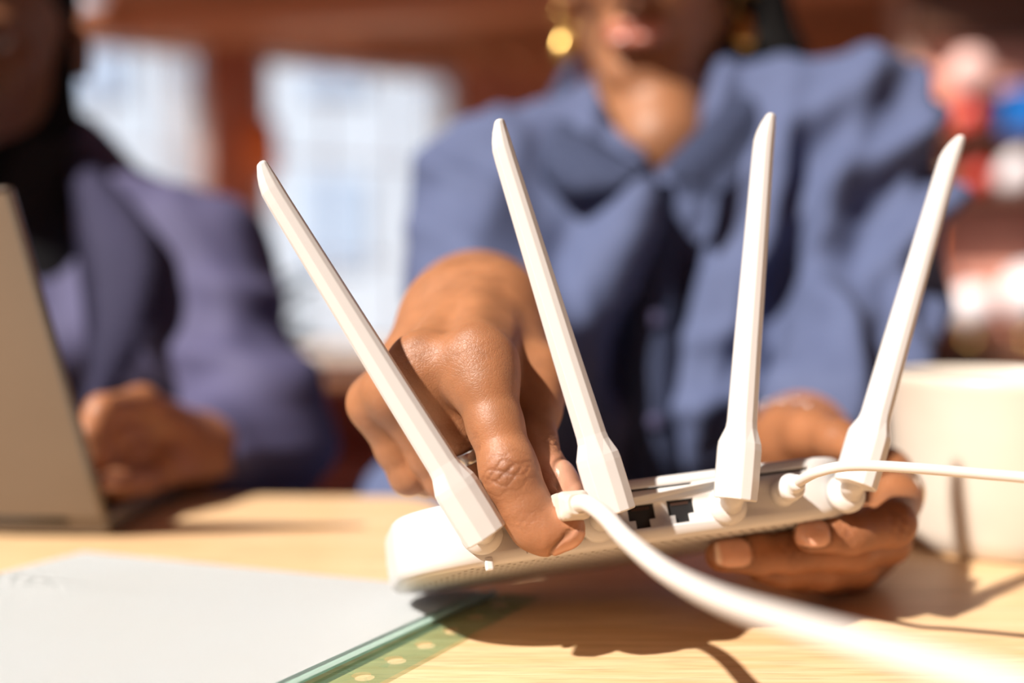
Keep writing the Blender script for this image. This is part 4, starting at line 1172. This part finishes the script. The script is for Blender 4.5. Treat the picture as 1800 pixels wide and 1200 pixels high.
def shelf(py, label, xa=1600, xb=1990):
    a, b = at_right(xa, py), at_right(xb, py)
    root = empty('wall_shelf', ((a.x + b.x) / 2, RW - .12, a.z)); tag(root, label, 'shelf')
    bm = bmesh.new(); box(bm, (0, 0, -.015), (b.x - a.x, .21, .03), bev=.003); from_bm('board', bm, M_darkwood, root)
    for x in (-.35, .35):
        bm = bmesh.new(); box(bm, (x, .05, -.09), (.025, .10, .13), bev=.003); from_bm('bracket', bm, M_darkwood, root)
    return root
s1 = shelf(222, 'dark wooden wall shelf carrying the blue box'); s2 = shelf(330, 'dark wooden wall shelf below the blue box')
s3z = at_right(1700, 604).z
cb = empty('sideboard', (at_right(1790, 600).x, RW - .20, 0)); tag(cb, 'dark wooden sideboard against the brick wall at right', 'sideboard')
bm = bmesh.new(); box(bm, (0, 0, s3z / 2), (1.1, .34, s3z - .0), bev=.005); from_bm('carcass', bm, M_darkwood, cb)
for x in (-.27, .27):
    bm = bmesh.new(); box(bm, (x, -.175, s3z / 2), (.50, .018, s3z - .1), bev=.003); dd = from_bm('door', bm, M_darkwood, cb)
    bm = bmesh.new(); lathe(bm, [(.0001, 0), (.006, 0), (.012, .014), (.0001, .02)], 12, M=Matrix.Translation((x * .2, -.184, s3z * .6)) @ Matrix.Rotation(PI / 2, 4, 'X')); from_bm('knob', bm, M_gold, dd)
SY = RW - .13
def vessel(name, label, cat, px, pz_bottom, prof, m, cap=None, group=None):
    x = (px - 900) / F * SY
    root = empty(name, (x, SY, pz_bottom)); tag(root, label, cat, group)
    bm = bmesh.new(); lathe(bm, prof, 28); from_bm('body', bm, m, root, smooth=True)
    if cap: 
        bm = bmesh.new(); lathe(bm, cap[0], 24); from_bm(cap[1], bm, cap[2], root, smooth=True)
z1, z2, z3 = at_right(1700, 222).z, at_right(1700, 330).z, s3z
mr = mat('red glaze', (0.62, 0.05, 0.03), .4); mo = mat('orange glaze', (0.85, 0.20, 0.04), .4); mbl = mat('blue card', (0.01, 0.16, 0.55), .5)
mol = mat('olive glaze', (0.34, 0.26, 0.13), .5); mpk = mat('pink paper shade', (0.80, 0.50, 0.45), .6); mwh = mat('white glaze', (0.80, 0.74, 0.76), .4)
def box_thing(name, label, px, z0, w, h, m):
    x = (px - 900) / F * SY; root = empty(name, (x, SY, z0)); tag(root, label, 'box')
    bm = bmesh.new(); box(bm, (0, 0, h / 2), (w, .16, h), bev=.004); from_bm('carton', bm, m, root)
    bm = bmesh.new(); box(bm, (0, 0, h - .012), (w + .006, .166, .024), bev=.003); from_bm('lid', bm, m, root)
vessel('vase', 'red vase with pale pink blossom ball on the upper shelf', 'vase', 1694, z1, [(.0001, 0), (.05, 0), (.075, .05), (.07, .10), (.035, .15), (.03, .17), (.0001, .17)], mr,
       ([(.0001, .16), (.06, .18), (.10, .26), (.095, .33), (.05, .39), (.0001, .40)], 'blossom_ball', mpk))
vessel('jar', 'orange jar with a lid on the upper shelf', 'jar', 1640, z1, [(.0001, 0), (.045, 0), (.055, .06), (.05, .12), (.0001, .12)], mo, ([(.0001, .12), (.052, .12), (.05, .135), (.01, .15), (.0001, .15)], 'lid', mo))
box_thing('storage_box', 'bright blue storage box on the upper shelf', 1792, z1, .20, .21, mbl)
vessel('bowl', 'olive bowl on the lower shelf', 'bowl', 1652, z2, [(.0001, 0), (.03, 0), (.07, .06), (.075, .085), (.07, .085), (.03, .02), (.0001, .015)], mol)
vessel('vase', 'round red vase on the lower shelf', 'vase', 1714, z2, [(.0001, 0), (.04, 0), (.065, .05), (.06, .10), (.02, .14), (.0001, .14)], mr)
vessel('pitcher', 'white jug on the lower shelf', 'jug', 1778, z2, [(.0001, 0), (.07, 0), (.09, .07), (.075, .15), (.055, .20), (.06, .22), (.0001, .22)], mwh)
vessel('bottle', 'slim orange bottle on the sideboard by the blue sleeve', 'bottle', 1640, z3, [(.0001, 0), (.045, 0), (.045, .32), (.018, .42), (.018, .52), (.0001, .52)], mo, ([(.0001, .52), (.02, .52), (.02, .55), (.0001, .55)], 'cap', mo))
vessel('lamp', 'smaller white globe lamp on the sideboard', 'lamp', 1708, z3, [(.0001, 0), (.05, 0), (.05, .02), (.02, .03), (.02, .06), (.0001, .06)], M_gold, ([(.0001, .04), (.06, .055), (.105, .13), (.11, .17), (.09, .23), (.05, .265), (.0001, .27)], 'lamp_shade', mwh))
vessel('lamp', 'larger white globe lamp at the edge of the sideboard', 'lamp', 1812, z3, [(.0001, 0), (.06, 0), (.06, .02), (.02, .03), (.02, .08), (.0001, .08)], M_gold, ([(.0001, .06), (.08, .08), (.14, .18), (.145, .23), (.12, .31), (.07, .36), (.0001, .37)], 'lamp_shade', mwh))
# orange poster on the pier between the windows
xs_ = wall_s(452); pp = WM @ Vector((xs_, -.03, CAMZ + 240 / F * 6.5))
po = empty('wall_sconce', pp, (0, 0, math.atan2(WD.y, WD.x))); tag(po, 'orange wall lamp on the brick pier between the windows', 'lamp')
bm = bmesh.new(); box(bm, (0, 0.01, 0), (.08, .03, .12), bev=.005); from_bm('wall_plate', bm, M_darkwood, po)
bm = bmesh.new(); lathe(bm, [(.0001, -.17), (.10, -.17), (.12, 0), (.10, .17), (.0001, .17)], 24, M=Matrix.Translation((0, -.13, 0))); from_bm('lamp_shade', bm, mo, po, smooth=True)
# plant at the window
def plant():
    c = W(478, 520, 3.2); root = empty('potted_plant', (c.x, c.y, 0)); tag(root, 'dark green potted plant in front of the middle window', 'plant')
    bm = bmesh.new(); lathe(bm, [(.0001, 0), (.11, 0), (.15, .30), (.13, .30), (.12, .26), (.0001, .26)], 24); from_bm('pot', bm, M_redseat, root, smooth=True)
    bm = bmesh.new(); tube(bm, [Vector((0, 0, .25)), Vector((.01, 0, .6)), Vector((0, .01, .85))], .012, 8); from_bm('stem', bm, M_darkwood, root)
    g = mat('leaf green', (0.05, 0.09, 0.03), .5); lm = None
    for i in range(40):
        if lm is None:
            b2 = bmesh.new(); vs = [b2.verts.new(p) for p in ((0, 0, 0), (.03, .05, .01), (.02, .12, 0), (0, .16, -.03), (-.02, .12, 0), (-.03, .05, .01), (0, .07, -.01))]
            for a, b_ in ((0, 1), (1, 2), (2, 3), (3, 4), (4, 5), (5, 0)): b2.faces.new((vs[a], vs[b_], vs[6]))
            bmesh.ops.solidify(b2, geom=b2.faces[:], thickness=.002)
            lm = from_bm('leaf', b2, g, root); q = lm
        else: q = lm.copy(); COL.objects.link(q)
        q.location = (random.uniform(-.02, .02), random.uniform(-.02, .02), random.uniform(.45, .9)); q.rotation_euler = (random.uniform(-.3, .9), 0, random.uniform(0, 6.28))
plant()
